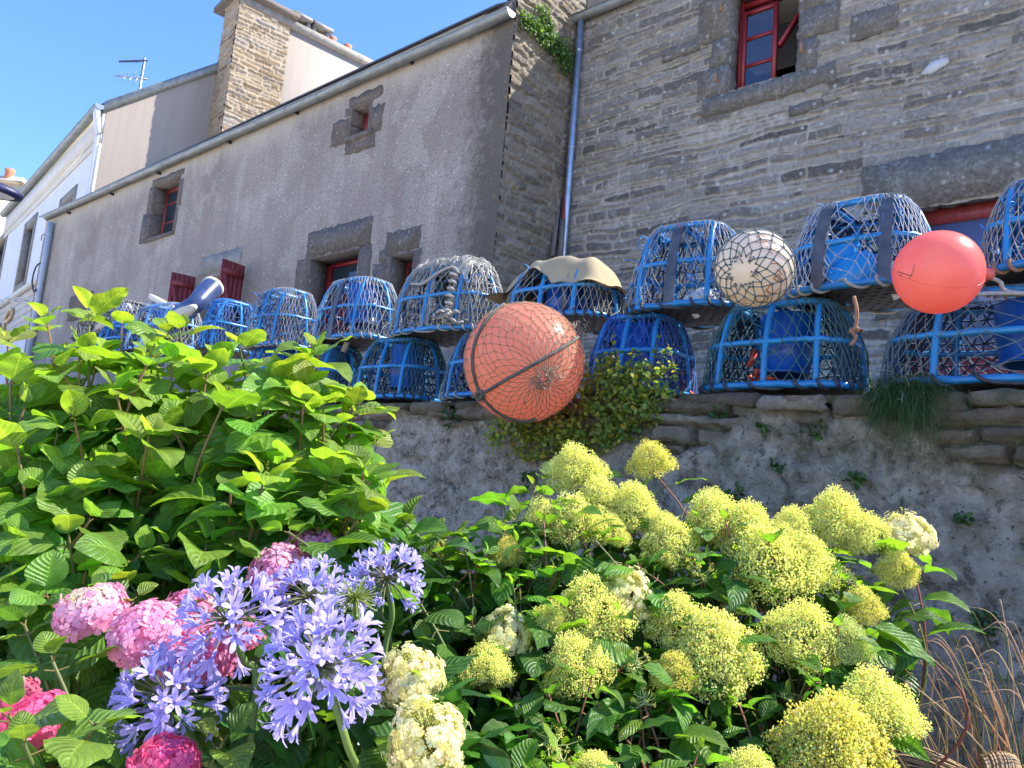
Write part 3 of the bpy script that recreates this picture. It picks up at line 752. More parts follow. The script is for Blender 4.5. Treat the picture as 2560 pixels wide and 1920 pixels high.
for k in range(3):
    w_ = (.40, .22, .42)[k]; stone2('jamb_stone', rough_rect(u0-w_, u0+.03, hs[k]+.006, hs[k+1]-.006, .016), -.016-.004*k)
    w_ = (.20, .44, .26)[k]; stone2('jamb_stone', rough_rect(u1-.03, u1+w_, hs[k]+.006, hs[k+1]-.006, .016), -.014-.004*k)
stone2('sill', rough_rect(u0-.30, u1+.42, z0-.24, z0, .014), -.026)
stone2('lintel', rough_rect(u0-.3, u1+.4, z1-.02, z1+.3, .01), -.03)
# other large dressed stones in the wall
for x, y, w_, hh in ((1690, 560, .62, .30), (1660, 130, .55, .17), (2130, 40, .5, .34), (1975, 270, .4, .12)):
    u, z = px2(x, y); mb = MB(); fpoly(mb, F2, rough_rect(u, u+w_, z-hh, z, .012), -.046, .03); mb.build('dressed_stone', m_block, hou)
mb = MB(); fpoly(mb, F2, [(px2(a_, b_)) for a_, b_ in ((2303, 190), (2330, 160), (2372, 146), (2374, 158), (2358, 172), (2330, 188))], -.045, .0); mb.build('mortar_patch', m_patch, hou)
# lintel and half-glazed red door
u0, u1, z0, z1 = h_d
stone2('door_lintel', rough_rect(u0-.45, u1+.6, z1, z1+.55, .02), -.022); stone2('jamb_stone', rough_rect(u0-.3, u0+.03, z1-1.2, z1-.006, .012), -.02)
mb = MB(); fbox(mb, F2, u0, u1, .16, .26, z1-.16, z1); fbox(mb, F2, u0, u0+.10, .17, .25, z0, z1-.16); fbox(mb, F2, u0+.95, u0+1.05, .17, .25, z0, z1-.16)
for k in range(9): fbox(mb, F2, u0+.1+k*.2, u0+.296+k*.2, .19, .23, z0, z0+1.05)
fbox(mb, F2, u0+.1, u1, .18, .24, z0+1.05, z0+1.16)
d_ = mb.build('door', m_red, hou)
mb = MB(); fbox(mb, F2, u0+.1, u0+.95, .20, .215, z0+1.16, z1-.16); fbox(mb, F2, u0+1.05, u1, .20, .215, z0+1.16, z1-.16)
_pm, _nt, _b = newmat('sky_pane'); _b.inputs['Base Color'].default_value = (.10, .13, .24, 1); _b.inputs['Roughness'].default_value = .12  # blue of the reflected sky is put into the base colour
subpart(mb, 'pane', _pm, d_, hou)
# the room behind the window
u0, u1, z0, z1 = h_w
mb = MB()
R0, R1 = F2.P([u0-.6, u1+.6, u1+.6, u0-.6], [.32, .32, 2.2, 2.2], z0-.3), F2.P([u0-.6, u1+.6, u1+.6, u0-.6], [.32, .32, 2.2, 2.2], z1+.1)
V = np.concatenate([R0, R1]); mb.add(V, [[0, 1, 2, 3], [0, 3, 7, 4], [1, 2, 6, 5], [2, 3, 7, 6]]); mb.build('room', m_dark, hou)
mb = MB(); mb.add(F2.P([u0-.02, u1+.02, u1+.3, u0-.3], [.30, .30, .95, .95], [z1-.14, z1-.14, z1-.02, z1-.02]), [[0, 1, 2, 3]]); mb.build('room_ceiling', m_ceil, hou)
mb = MB(); fbox(mb, F2, u0+.03, u0+.09, .20, .30, z0, z1); fbox(mb, F2, u0+.09, u1-.03, .2, .3, z1-.12, z1-.06)
w = mb.build('window', m_reddk, hou); w['label'] = 'open red casement with three panes'
mb = MB(); uu0, uu1 = u0+.09, u0+.56; zz1 = F2.at(1880, 24, .17)[1]
sash(mb, F2, uu0, uu1, z0+.01, zz1, .17, (), (z0+.01+(zz1-z0)*.355, z0+.01+(zz1-z0)*.665), .055, .05)
subpart(mb, 'casement', m_reddk, w, hou)
mb = MB(); mb.add(F2.P([uu0, uu1, uu1, uu0], .195, [z0, z0, zz1, zz1]), [[0, 1, 2, 3]]); subpart(mb, 'pane', m_glass, w, hou)
mb = MB(); a_ = F2.P(uu1+.02, .22, z0+.50*(zz1-z0)); b_ = F2.P(u1-.10, .42, zz1+.02); bar(mb, a_, b_, .04, .075, (0, 1, 0)); subpart(mb, 'casement_stay', m_reddk, w, hou)
for x, y in ((1810, 32), (1798, 208), (2011, 135)):
    u, z = px2(x, y); mb = MB(); fbox(mb, F2, u-.015, u+.015, -.11, 0, z-.015, z+.02); fbox(mb, F2, u-.012, u+.012, -.115, -.095, z, z+.10); mb.build('shutter_pintle', m_ropebr, hou)

# ================================================================== the white house far left
CW = atX(249, 390, -24.9)
dW = ray(-430, 856); dW = nrm([dW[0], dW[1]])
FW = Fr((CW[0], CW[1]), (-dW[0], -dW[1]))        # u negative going away; d into the house
wh = thing('white_house', 'white rendered house with grey stone window frames, shop sign and tall stone chimney', 'house', (CW[0], CW[1], 1.6))
zW = FW.at(243, 300)[1]
q = lambda x, y: FW.at(x, y)
def wq(tl, tr, br, bl): return [q(*p) for p in (bl, br, tr, tl)]
hA = (q(45, 690)[0], q(88, 560)[0], q(45, 715)[1], q(80, 560)[1]); hA = (hA[0], hA[1]-.02, hA[2], hA[3])
hB = (q(155, 510)[0], q(184, 500)[0], q(160, 545)[1], q(178, 493)[1])
hCc = (q(-20, 640)[0], q(12, 620)[0], q(-2, 720)[1], q(8, 598)[1])
mb = MB(); wall_holes(mb, FW, -16, 0, 1.6, zW, [hA, hB, hCc], step=3)
for h in (hA, hB, hCc): reveal(mb, FW, h, 0, .4)
mb.build('wall', m_white, wh)
for h in (hA, hB, hCc):
    u0, u1, z0, z1 = h; mb = MB(); t_ = .28
    fbox(mb, FW, u0-t_, u0+.01, -.04, .3, z0-t_, z1+t_); fbox(mb, FW, u1-.01, u1+t_, -.04, .3, z0-t_, z1+t_)
    fbox(mb, FW, u0+.01, u1-.01, -.036, .3, z1-.01, z1+t_-.003); fbox(mb, FW, u0+.01, u1-.01, -.05, .3, z0-t_+.003, z0+.01)
    o = mb.build('window', m_granite2, wh)
    mb = MB(); mb.add(FW.P([u0, u1, u1, u0], .28, [z0, z0, z1, z1]), [[0, 1, 2, 3]]); subpart(mb, 'pane', m_pane, o, wh)
# eaves: cornice lines and gutter
ca, cb = q(0, 470+14)[1], 0
mb = MB(); fbox(mb, FW, -16, -.02, -.05, 0, zW-1.1, zW-.85); fbox(mb, FW, -16, -.02, -.10, 0, zW-.85, zW); fbox(mb, FW, -.24, .0, -.052, 0, 1.7, zW-1.15)
mb.build('cornice', m_cornice, wh)
gW0, gW1 = FW.P(-16, -.22, zW+.02), FW.P(.05, -.22, zW+.02)
gutter(wh, gW0, gW1, .14, m_zinc, 2.0)
pz = [FW.P(-.05, -.24, zW-.1), FW.P(-.06, -.24, zW-.35), FW.P(-.12, -.10, zW-.85), FW.P(-.14, -.09, zW-1.3), FW.P(-.14, -.09, 2.0)]
pipe(wh, catmull(pz, 5), .10, m_white)
# gable facing right and its roof
vA, vB = atX(249, 288, CW[0]), atX(537, 197, CW[0])
sl_ = (vB[2]-vA[2])/(vB[1]-vA[1]); yR = vA[1]+6.2; zR = vA[2]+6.2*sl_
nG = FW.d                                        # gable runs along the depth of the house
dep = lambda P: np.dot(P-FW.O, FW.d)
dA = 0.0; sl2 = (atP(537, 197, FW.O, FW.u)[2]-vA[2])/max(.1, dep(atP(537, 197, FW.O, FW.u)))
zG = lambda d: zW+.15+sl2*d
mb = MB(); DR = 6.5
mb.addpoly(FW.P([0]*5, [0, DR*2, DR*2, DR, 0], [1.6, 1.6, zG(0), zG(DR), zG(0)]), [[0, 1, 2, 3, 4]])
mb.build('gable_wall', m_beige, wh)
mb = MB()
for s in (0, 1):
    d0, d1 = (-.2, DR) if s == 0 else (DR, 2*DR+.2); za, zb = (zG(-.2), zG(DR)) if s == 0 else (zG(DR), zG(-.2))
    v = np.concatenate([FW.P([-16, -.05, -.05, -16], [d0, d0, d1, d1], [za+.02, za+.02, zb+.02, zb+.02]), FW.P([-16, -.05, -.05, -16], [d0, d0, d1, d1], [za+.12, za+.12, zb+.12, zb+.12])])
    mb.add(v, BOXF)
mb.build('roof', m_slate, wh)
mb = MB(); v = np.concatenate([FW.P([-.06, .07, .07, -.06], [-.1, -.1, DR, DR], [zG(-.1)-.22, zG(-.1)-.22, zG(DR)-.22, zG(DR)-.22]), FW.P([-.06, .07, .07, -.06], [-.1, -.1, DR, DR], [zG(-.1)+.14, zG(-.1)+.14, zG(DR)+.14, zG(DR)+.14])])
mb.add(v, BOXF); mb.build('verge_flashing', m_zinc, wh)
# stone chimney against the gable, rendered ridge stack behind it
pc = atP(518, 350, FW.O, FW.u); dC = dep(pc)                      # where its front meets the gable
Fc = Fr(FW.P(0, dC, 0)[:2], FW.u[:2])                              # front face of the chimney
cu = 1.25                                            # how far it stands out
FS = Fr((0, 0), (0, 1)); FS.O = Fc.P(cu, 0, 0.0)*[1, 1, 0]; FS.u = FW.d; FS.d = -FW.u
sw = FS.at(704, 230)[0]; zc = FS.at(640, 2)[1]
s1 = stone_wall(Fc, -.02, cu+.004, 5.5, zc, .03, (.07, .2), (.25, .7), 21, warp=.07, mort=.03)
s1.build('chimney', m_chim, wh, True)
s2 = stone_wall(FS, -.004, sw, 5.5, zc, .03, (.07, .2), (.25, .8), 22, warp=.07, mort=.03)
ch2 = s2.build('chimney_flank', m_chim, wh, True)
mb = MB(); mb.add(np.concatenate([FS.P([0, sw, sw, 0], [cu, cu, cu, cu], [5.5, 5.5, zc, zc]), FS.P([sw, sw], [0, 0], [5.5, zc])]), [[0, 1, 2, 3], [1, 4, 5, 2]]); mb.build('chimney_back', m_beige, wh)
mb = MB(); fbox(mb, FS, -.22, sw+.22, -.2, cu+.6, zc, zc+.18); mb.build('chimney_cap', m_granite, wh)
q0, q1 = FS.at(735, 72), FS.at(915, 163)
mb = MB(); zst = (q0[1]+q1[1])/2; fbox(mb, FS, .25, q1[0]+2.0, .06, 1.3, 6, zst); mb.build('ridge_stack', m_beige, wh)
mb = MB(); fbox(mb, FS, .2, q1[0]+2.05, -.05, 1.4, zst, zst+.28); mb.build('stack_cap', m_granite2, wh)
for (x, y), r_ in (((830, 100), .17), ((868, 118), .17)):
    u, _z = FS.at(x, y+8, .5); mb = MB(); c = FS.P(u, .5, zst+.28); lathe(mb, c, [(r_*.9, 0), (r_, .06), (r_*.8, .34), (r_*.95, .42), (r_*.6, .42)], 14); mb.build('chimney_pot', m_terracotta, wh, True)
for (x, y) in ((747, 68), (795, 88)):
    u, _z = FS.at(x, y, .4); mb = MB()
    for a_ in (-.26, .26):
        for b_ in (.2, .75): fbox(mb, FS, u+a_-.06, u+a_+.06, b_-.05, b_+.05, zst+.28, zst+.62)
    fbox(mb, FS, u-.42, u+.42, .05, .95, zst+.62, zst+.74); mb.build('chimney_cowl', m_granite2, wh)
# shop front: awning rail, boards, letters
za, zb = q(0, 762)[1], q(87, 724)[1]; zs_ = (za+zb)/2
mb = MB(); fbox(mb, FW, -16, -.1, -.22, 0, zs_-.10, zs_+.06); mb.build('shop_cornice', m_cornice, wh)
mb = MB()
for k in range(5): fbox(mb, FW, -16, -.12, -.06, 0, zs_-.12-.30*(k+1)+.008, zs_-.12-.30*k)
fa = mb.build('sign_board', m_board, wh)
def stroke(pts, w=.05, d=-.12):
    mb = MB(); P = [FW.P(*(lambda t: (t[0], d, t[1]))(q(*p))) for p in pts]; tube(mb, catmull(P, 5), w, 6); return mb
o = subpart(stroke([(17, 828), (22, 800), (28, 786), (36, 775), (40, 778), (38, 792), (30, 802), (24, 806)], .075), 'letter', m_gold, fa, wh, True)
o = subpart(stroke([(0, 815), (6, 812), (7, 822), (4, 834), (-3, 832)], .07), 'letter', m_gold, fa, wh, True)
for x in (20, 52, 80):
    u, z = q(x, 755); mb = MB(); tube(mb, [FW.P(u, -.1, z), FW.P(u, -.5, z+.05), FW.P(u-.3, -.6, z-.12)], .03, 5); mb.build('sign_lamp', m_white, wh)

# a further house beyond it
fh = thing('distant_house', 'sliver of a cream house with an orange chimney pot beyond the white gutter', 'house', atD(5, 470, 44)*[1, 1, 0])
p0 = atD(42, 422, 44); rr = _r0
FD = Fr(p0[:2], rr[:2])
mb = MB(); fbox(mb, FD, -9, .4, 0, 5, .1, p0[2]-.9); mb.build('wall', m_cornice, fh)
mb = MB(); v = np.concatenate([FD.P([-9.3, .7, .7, -9.3], [-.5, -.5, 5, 5], [p0[2]-.9]*4), FD.P([-9.3, .7, -2, -9.3], [-.3, -.3, 5, 5], [p0[2]-.5, p0[2]-.6, p0[2]+.5, p0[2]+.6])])
mb.add(v, BOXF); mb.build('roof', m_board, fh)
mb = MB(); c = atD(25, 428, 43.8); lathe(mb, c-[0, 0, .6], [(.26, 0), (.24, .5), (.27, .7), (.2, .7)], 12); mb.build('chimney_pot', m_terracotta, fh, True)

# television aerial
aD = 27.5
ab, at_ = atD(343, 262, aD), atD(357, 135, aD)
at_ = np.array([ab[0], ab[1], at_[2]])
an = thing('television_aerial', 'television aerial on a thin metal mast above the white roof', 'aerial', ab)
mb = MB(); tube(mb, [ab-[0, 0, 1.2], at_], .045, 6); mb.build('mast', m_steel, an, True)
def yagi(c, L, n, w0, w1, dirv):
    mb = MB(); d = nrm(dirv); s_ = nrm(np.cross(d, [0, 0, 1])); c = np.asarray(c)
    tube(mb, [c-d*.25, c+d*L], .028, 5)
    for k in range(n):
        p = c+d*L*(k+.3)/n; w_ = w0+(w1-w0)*k/n; tube(mb, [p-s_*w_*.6-[0, 0, w_*.8], p+s_*w_*.6+[0, 0, w_*.8]], .014, 4)
    return mb
yagi(atD(354, 152, aD), .95, 9, .16, .08, -_r0+.25*_fwd).build('upper_antenna', m_rubber, an)
yagi(atD(349, 196, aD), .85, 4, .55, .35, -_r0-.1*_fwd).build('lower_antenna', m_steel, an)

# street lamp at the left edge
lc = atD(-78, 462, 5.2); lr = _r0
la = thing('street_lamp', 'navy blue street lamp head reaching in beside the white house', 'street lamp', lc-lr*1.0-[0, 0, 3.2])
mb = MB(); n = 36; th = np.arange(n)/n*2*np.pi; ax = lr; ay = nrm(np.cross([0, 0, 1], ax)); tilt = np.array([0, 0, .06])
def ring(s, z): return lc + ax*(np.cos(th)*.36*s)[:, None] + ay*(np.sin(th)*.19*s)[:, None] + np.array([0, 0, z]) - ax[None]*0 + np.cos(th)[:, None]*np.array([0, 0, -.05*s])
R = [ring(.05, .07), ring(.6, .06), ring(.92, .035), ring(1, .01), ring(.98, -.012), ring(.86, -.02)]
V = np.concatenate(R); i = np.arange(len(R)-1)[:, None]; j = np.arange(n)[None]
mb.add(V, np.stack(np.broadcast_arrays(i*n+j, i*n+(j+1) % n, (i+1)*n+(j+1) % n, (i+1)*n+j), -1).reshape(-1, 4)); mb.build('lamp_head', m_navy, la, True)
mb = MB(); mb.addpoly(ring(.84, -.016), [list(range(n-1, -1, -1))]); mb.build('lens', m_lampglass, la)
mb = MB()
for k in (-.5, .1, .6): bar(mb, lc+ax*.34*k-ay*.14+[0, 0, -.025], lc+ax*.34*(k-.2)+ay*.14+[0, 0, -.025], .02, .02)
mb.build('lens_bar', m_navy, la)
mb = MB(); pb = lc-lr*1.0; tube(mb, catmull([lc-ax*.2+[0, 0, .12], lc-ax*.6+[0, 0, .25], pb+[0, 0, .1], pb-[0, 0, .4]], 6), .03, 8); tube(mb, [pb-[0, 0, .3], pb-[0, 0, 3.2]], .05, 10); mb.build('post', m_navy, la, True)

# timbers leaning in the corner by the downpipe
def leaning(name, label, p, q_, w_, mat):
    mb = MB(); bar(mb, p, q_, w_, .035, (0, 1, 0)); o = mb.build(name, mat, None, loc=p); tag(o, label, 'plank'); return o
leaning('plank', 'dark red plank leaning behind the galvanised downpipe', at(1400, 640, Y2-.22), at(1424, 380, Y2-.05), .05, m_red)
leaning('plank', 'shorter grey timber leaning left of the red plank', at(1380, 640, Y2-.32), at(1398, 492, Y2-.08), .085, m_wood)
leaning('plank', 'grey timber closest to the galvanised downpipe, beside the red plank', at(1398, 650, Y2-.30), at(1410, 520, Y2-.12), .07, m_wood)

# ================================================================== garden wall with its coping stones
YW = 3.2
FWL = Fr((0, YW), (1, 0))
gw = thing('garden_wall', 'old grey rendered garden wall topped with flat rough stones', 'wall', (0, YW, 0))
res = .011; ux0, ux1 = -9.0, 1.6; nu, nz = int((ux1-ux0)/res), int(1.78/res)
us_ = np.concatenate([np.linspace(-17, ux0, 200)[:-1], np.linspace(ux0, ux1, nu)]); nu = len(us_)
U, Z = np.meshgrid(us_, np.linspace(-.05, 1.73, nz))
ztopw = 1.735+.03*(fbm(U*1.5, U*0+3, 3)-.5)+np.clip(-(U+5)*.05, 0, .35)
Zs = -.05+(Z+.05)/1.78*(ztopw+.05)
hid, mo, h = stone_field(U, Zs, (.035, .085), (.16, .60), 33, .055, .009)
edge = 1.56+.22*(fbm(U*2.2+9, Zs*2.2, 4)-.5)*2                 # ragged upper edge of the render
bare = np.clip((Zs-edge)/.02, 0, 1)
rend = .035*(fbm(U*1.6, Zs*1.6, 5)-.5)*2 + .040*(fbm(U*7, Zs*9, 4)-.5) - .03*np.clip(fbm(U*5+20, Zs*8+9, 4)-.60, 0, 1)*4
crack = np.abs(fbm(U*3+50, Zs*3, 4)-.5); rend = rend - .022*np.clip(1-crack/.010, 0, 1)
hh = rend*(1-bare) + bare*(h*2.6-.05+.014*(fbm(U*30, Zs*30, 2)-.5))
batter = .05*(1-Zs/1.75)
P = FWL.P(U, -(hh+batter), Zs)
stone = bare*(1-mo)
gapm = np.clip(bare*mo*1.6-.3, 0, 1)
moss = np.maximum(gapm, np.clip((fbm(U*1.8+70, Zs*1.8, 3)-.42)*4, 0, 1)*np.clip((Zs-.8)*1.3, .1, 1))  # moss patches, plus painted dark for the deep gaps between stones
mb = MB(); mb.add(P.reshape(-1, 3), grid_faces(nz, nu), np.stack([hid, stone, moss], -1).reshape(-1, 3))
# top of the wall and its back
tp = P[-1]; k = len(tp); bk = tp*[1, 0, 1]+[0, YW+.45, 0]
mb.add(np.concatenate([tp, bk, bk*[1, 1, 0]]), np.concatenate([np.stack([np.arange(k-1), np.arange(k-1)+1, np.arange(k-1)+1+k, np.arange(k-1)+k], -1), np.stack([np.arange(k-1)+k, np.arange(k-1)+1+k, np.arange(k-1)+1+2*k, np.arange(k-1)+2*k], -1)]), np.tile([.4, 1, .6], (3*k, 1)))
mb.build('wall', m_gwall, gw, True)
# flat coping stones, uneven and broken
mb = MB(); x = -12.0; r = np.random.default_rng(12)
while x < 1.3:
    L = r.uniform(.22, .60); hgt = r.uniform(.04, .085); nu_, nv_ = int(L/.025), 12
    zt_ = 1.75+min(.35, max(0, -(x+5)*.05))+r.uniform(-.01, .012)
    s = np.linspace(0, 1, nu_)[:, None]; th = np.linspace(0, 2*np.pi, nv_, endpoint=False)[None]
    ce = np.abs(np.cos(th))**.45*np.sign(np.cos(th)); se = np.abs(np.sin(th))**.45*np.sign(np.sin(th))
    tap = np.minimum(1, np.minimum(s, 1-s)*L/.02+.35)**.5
    nz_ = (fbm(s*L*9+x*7, th*1.2+x, 4)-.5)
    d = .24; yy = YW-.035-r.uniform(-.015, .04)+d/2 + ce*d/2*tap + nz_*.05; zz = zt_-hgt/2 + se*hgt/2*tap + nz_*.03
    xx = x+s*L+0*th + (fbm(th*2+x, s*3, 2)-.5)*.04
    V = np.stack([xx, yy, zz], -1).reshape(-1, 3); i = np.arange(nu_-1)[:, None]; j = np.arange(nv_)[None]
    mb.add(V, np.stack(np.broadcast_arrays(i*nv_+j, i*nv_+(j+1) % nv_, (i+1)*nv_+(j+1) % nv_, (i+1)*nv_+j), -1).reshape(-1, 4), np.tile([r.random(), 1, r.random()], (nu_*nv_, 1)))
    b_ = mb.n-nu_*nv_; mb.poly.append([b_+q_ for q_ in range(nv_)]); mb.poly.append([b_+(nu_-1)*nv_+q_ for q_ in range(nv_-1, -1, -1)])
    x += L+r.uniform(-.01, .03)
mb.build('coping', m_gwall, gw)

# ================================================================== lobster pots
def se(t, a_, b_, n=3.2):
    c, s = np.cos(t), np.sin(t)
    return a_*np.sign(c)*np.abs(c)**(2/n), b_*np.sign(s)*np.abs(s)**(2/n)
PV = np.array([0, .25, .5, .75, .93, 1.0, 1.12, 1.3, 1.6, 2.0])
PA = np.array([.380, .372, .355, .318, .275, .245, .215, .17, .10, .03])
PB = np.array([.268, .262, .250, .222, .190, .168, .145, .11, .06, .02])
PZ = np.array([.012, .11, .215, .325, .402, .425, .432, .434, .435, .436])
def pot_surface(t, v, sc=(1, 1, 1), off=.0):
    a_ = np.interp(v, PV, PA)+off; b_ = np.interp(v, PV, PB)+off; z = np.interp(v, PV, PZ)
    x, y = se(t, a_, b_); return np.stack([x*sc[0], y*sc[1], (z+off*(v > .9))*sc[2]], -1)
def make_pot(x, y, z, rot, label, net='cream', net2=None, seed=0, sc=(1, 1, 1), bars='blue', tub=None, lash=m_rubber, tilt=(0, 0), hoops=(-.24, 0., .24), dens=1.0, twine=0, frame=None, extra=None):
    r = np.random.default_rng(seed)
    root = thing('lobster_pot', label, 'lobster pot', (0, 0, 0), 'lobster pots stacked along the garden wall')
    frame = frame or m_blue
    R = .0148
    T = np.linspace(0, 2*np.pi, 72, endpoint=False)
    # frame: base ring, middle rail, top ring
    mb = MB()
    for v, rr in ((0, R*1.1), (.52, R*.95), (1.0, R)):
        tube(mb, pot_surface(T, np.full_like(T, v), sc)+r.normal(0, .0015, (72, 3)), rr, 8, True)
    mb.build('frame', frame, root, True)
    # hoops: up the front, over the top, down the back
    for hx in hoops:
        path = []
        for s_ in (-1, 1):
            vs = np.linspace(0, 1, 9) if s_ < 0 else np.linspace(1, 0, 9)
            for v in vs:
                a_, b_, zz = np.interp(v, PV, PA), np.interp(v, PV, PB), np.interp(v, PV, PZ)
                xx = hx*(a_/PA[0]*.35+.65); q_ = min(1, abs(xx)/a_); yy = s_*b_*(1-q_**3.2)**(1/3.2); path.append([xx*sc[0], yy*sc[1], zz*sc[2]])
        pp = np.array(path)
        mb = MB(); grey = (bars == 'grey' and hx != 0) or (bars == 'greymid' and hx == 0)
        if grey:                                  # flat rubber strap over the bar
            n = len(pp); w_ = .026; nrm_ = nrm(pp-np.array([0, 0, .12]))
            A = pp+nrm_*.019; V = np.concatenate([A-[w_, 0, 0], A+[w_, 0, 0], A+[w_, 0, 0]-nrm_*.012, A-[w_, 0, 0]-nrm_*.012]); i = np.arange(n-1)
            for k in range(4): mb.add(V, np.stack([i+k*n, i+1+k*n, i+1+(k+1) % 4*n, i+(k+1) % 4*n], -1))
            mb.build('strap', m_greybar, root)
            mb = MB()
        tube(mb, pp, R, 8); mb.build('hoop', frame, root, True)
    for s_ in (0, np.pi):                         # end bars
        mb = MB(); tube(mb, pot_surface(np.full(8, s_+.02), np.linspace(0, 1, 8), sc), R*.9, 7); mb.build('end_bar', frame, root, True)
    # netting: knotted diamonds stretched over the frame
    C = int(46*dens); C += C % 2; rows = int(9*dens); vv = np.concatenate([np.linspace(.02, 1.0, rows), [1.08, 1.2, 1.4]]); n = len(vv)
    tt = np.arange(C)/C*2*np.pi
    def knots(off, js):
        Kt = tt[None, :]+ (np.arange(n)[:, None] % 2)*np.pi/C + r.normal(0, js*.012, (n, C)) + .05*np.sin(vv*4+r.uniform(0, 6))[:, None]
        Kv = np.broadcast_to(vv[:, None], (n, C)) + r.normal(0, js*.010, (n, C))
        return pot_surface(Kt, np.clip(Kv, 0, 1.9), sc, off) - np.array([0, 0, 1])*0
    K = knots(.014, 1.0)
    sag = .010*np.sin(np.clip(vv, 0, 1)*2*np.pi)**2
    K = K*(1-sag[:, None, None]*np.array([1.2, 1.2, 0]))
    A, B = [], []
    for i in range(n-1):
        k = np.arange(C); o_ = i % 2
        A += [K[i, k], K[i, k]]; B += [K[i+1, k], K[i+1, (k-1+2*o_) % C]]
    A = np.concatenate(A); B = np.concatenate(B); keep = r.random(len(A)) > .02
    mb = MB(); segs(mb, A[keep], B[keep], .0020 if net2 is None else .0017); mb.build('netting', NETC[net], root)
    if net2:
        K = knots(.010, 2.5); A, B = [], []
        for i in range(n-1):
            k = np.arange(C); o_ = i % 2; A += [K[i, k], K[i, k]]; B += [K[i+1, k], K[i+1, (k-1+2*o_) % C]]
        A = np.concatenate(A); B = np.concatenate(B); keep = r.random(len(A)) > .25
        mb = MB(); segs(mb, A[keep], B[keep], .0012); mb.build('old_netting', NETC[net2], root)
    # dense dark net on the back half, added to darken the pot's inside
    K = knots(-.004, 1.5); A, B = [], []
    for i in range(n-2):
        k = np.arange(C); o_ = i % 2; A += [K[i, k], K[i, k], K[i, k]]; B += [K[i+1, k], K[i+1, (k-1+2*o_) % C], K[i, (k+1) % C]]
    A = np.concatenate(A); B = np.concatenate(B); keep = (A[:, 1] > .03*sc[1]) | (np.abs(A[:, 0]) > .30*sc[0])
    mb = MB(); segs(mb, A[keep], B[keep], r.uniform(.0035, .005)); mb.build('added_dark_netting', m_darknet, root)
    # floor mat with punched holes
    nx, ny = 44, 32; gx, gy = np.meshgrid(np.linspace(-.36, .36, nx)*sc[0], np.linspace(-.25, .25, ny)*sc[1])
    cx, cy = (gx[:-1, :-1]+gx[1:, 1:])/2, (gy[:-1, :-1]+gy[1:, 1:])/2
    ii, jj = np.meshgrid(np.arange(ny-1), np.arange(nx-1), indexing='ij')
    inside = (np.abs(cx/(.365*sc[0]))**3.2+np.abs(cy/(.257*sc[1]))**3.2) < 1
    holes = (ii % 3 == 1) & ((jj + 2*((ii//3) % 2)) % 4 < 2) & (r.random(ii.shape) > .12)
    zz = .006+.006*(fbm(gx*9+seed, gy*9, 3)-.5)*2 - .012*np.exp(-((gx/.2)**2+(gy/.15)**2))
    top_ = np.stack([gx, gy, zz], -1); f = grid_faces(ny, nx, inside & ~holes)
    mb = MB(); mb.add(top_.reshape(-1, 3), f); mb.add((top_-[0, 0, .005]).reshape(-1, 3), f[:, ::-1]); mb.build('floor_mat', m_mat, root)
    # lashing wound round the base rail
    nl = int(r.integers(22, 30)); m_ = nl*11; ph_ = np.linspace(0, 1, m_, endpoint=False); tt_ = ph_*2*np.pi + .03*np.sin(ph_*2*np.pi*nl+1)*1.0 + .02*np.sin(ph_*23)
    c = pot_surface(tt_, np.zeros(m_), sc); tg = nrm(np.roll(c, -1, 0)-np.roll(c, 1, 0)); nn = nrm(np.cross(np.array([0, 0, 1.0]), tg)); aa = ph_*2*np.pi*nl
    mb = MB(); tube(mb, c+np.cos(aa)[:, None]*nn*.022+np.sin(aa)[:, None]*np.array([0, 0, .021]), np.full(m_, r.uniform(.006, .0085)), 5, True)
    mb.build('lashing', lash, root, True)
    if tub:
        tx, ty, r0, r1, z0, z1 = tub
        mb = MB(); lathe(mb, (tx, ty, 0), [(r0*.2, z1*sc[2]), (r0-.004, z1*sc[2]), (r0, z1*sc[2]-.006), (r0+(r1-r0)*.5, (z0+z1)/2*sc[2]), (r0+(r1-r0)*.5+.004, (z0+z1)/2*sc[2]-.004), (r0+(r1-r0)*.55+.003, (z0+z1)/2*sc[2]-.022), (r0+(r1-r0)*.55, (z0+z1)/2*sc[2]-.026), (r1, z0*sc[2]+.012), (r1+.016, z0*sc[2]+.010), (r1+.016, z0*sc[2]), (r1-.006, z0*sc[2]), (r0-.012, z1*sc[2]-.012)], 40)
        mb.build('funnel', m_bucket, root, True)
    if twine:
        mb = MB(); 
        for k in range(twine):
            tc_ = r.choice([r.uniform(2.6, 3.9), r.uniform(4.0, 5.6), r.uniform(4.0, 5.6)]); vc = r.uniform(.1, 1.02)
            c = pot_surface(np.array([tc_]), np.array([vc]), sc, -.005)[0]
            P_ = c + np.cumsum(r.normal(0, .011, (7, 3)), 0); tube(mb, P_, r.uniform(.0018, .004), 4)
        mb.build('twine', m_twine, root)['kind'] = 'stuff'
    if extra: extra(root, r, sc)
    root.location = (x, y, z); root.rotation_euler = (tilt[0], tilt[1], rot)
    return root
def bits(mat, n, c, sp, sz, name='plastic_piece'):
    def fn(root, r, sc):
        mb = MB()
        for k in range(n):
            p = np.array(c)+r.uniform(-1, 1, 3)*sp; q_ = p+r.normal(0, 1, 3)*sz; bar(mb, p, q_, sz*.5, sz*.3, nrm(r.normal(0, 1, 3)))
        mb.build(name, mat, root)['kind'] = 'stuff'
    return fn
def jug(c, mat, sz, name='plastic_jug'):
    def fn(root, r, sc):
        mb = MB(); lathe(mb, np.array(c), [(.0, 0), (sz, 0), (sz*1.05, .02), (sz*1.05, sz*1.8), (sz*.8, sz*2.3), (sz*.3, sz*2.5), (sz*.3, sz*2.8), (0, sz*2.8)], 20, (.8, .2, .55)); mb.build(name, mat, root, True)
    return fn
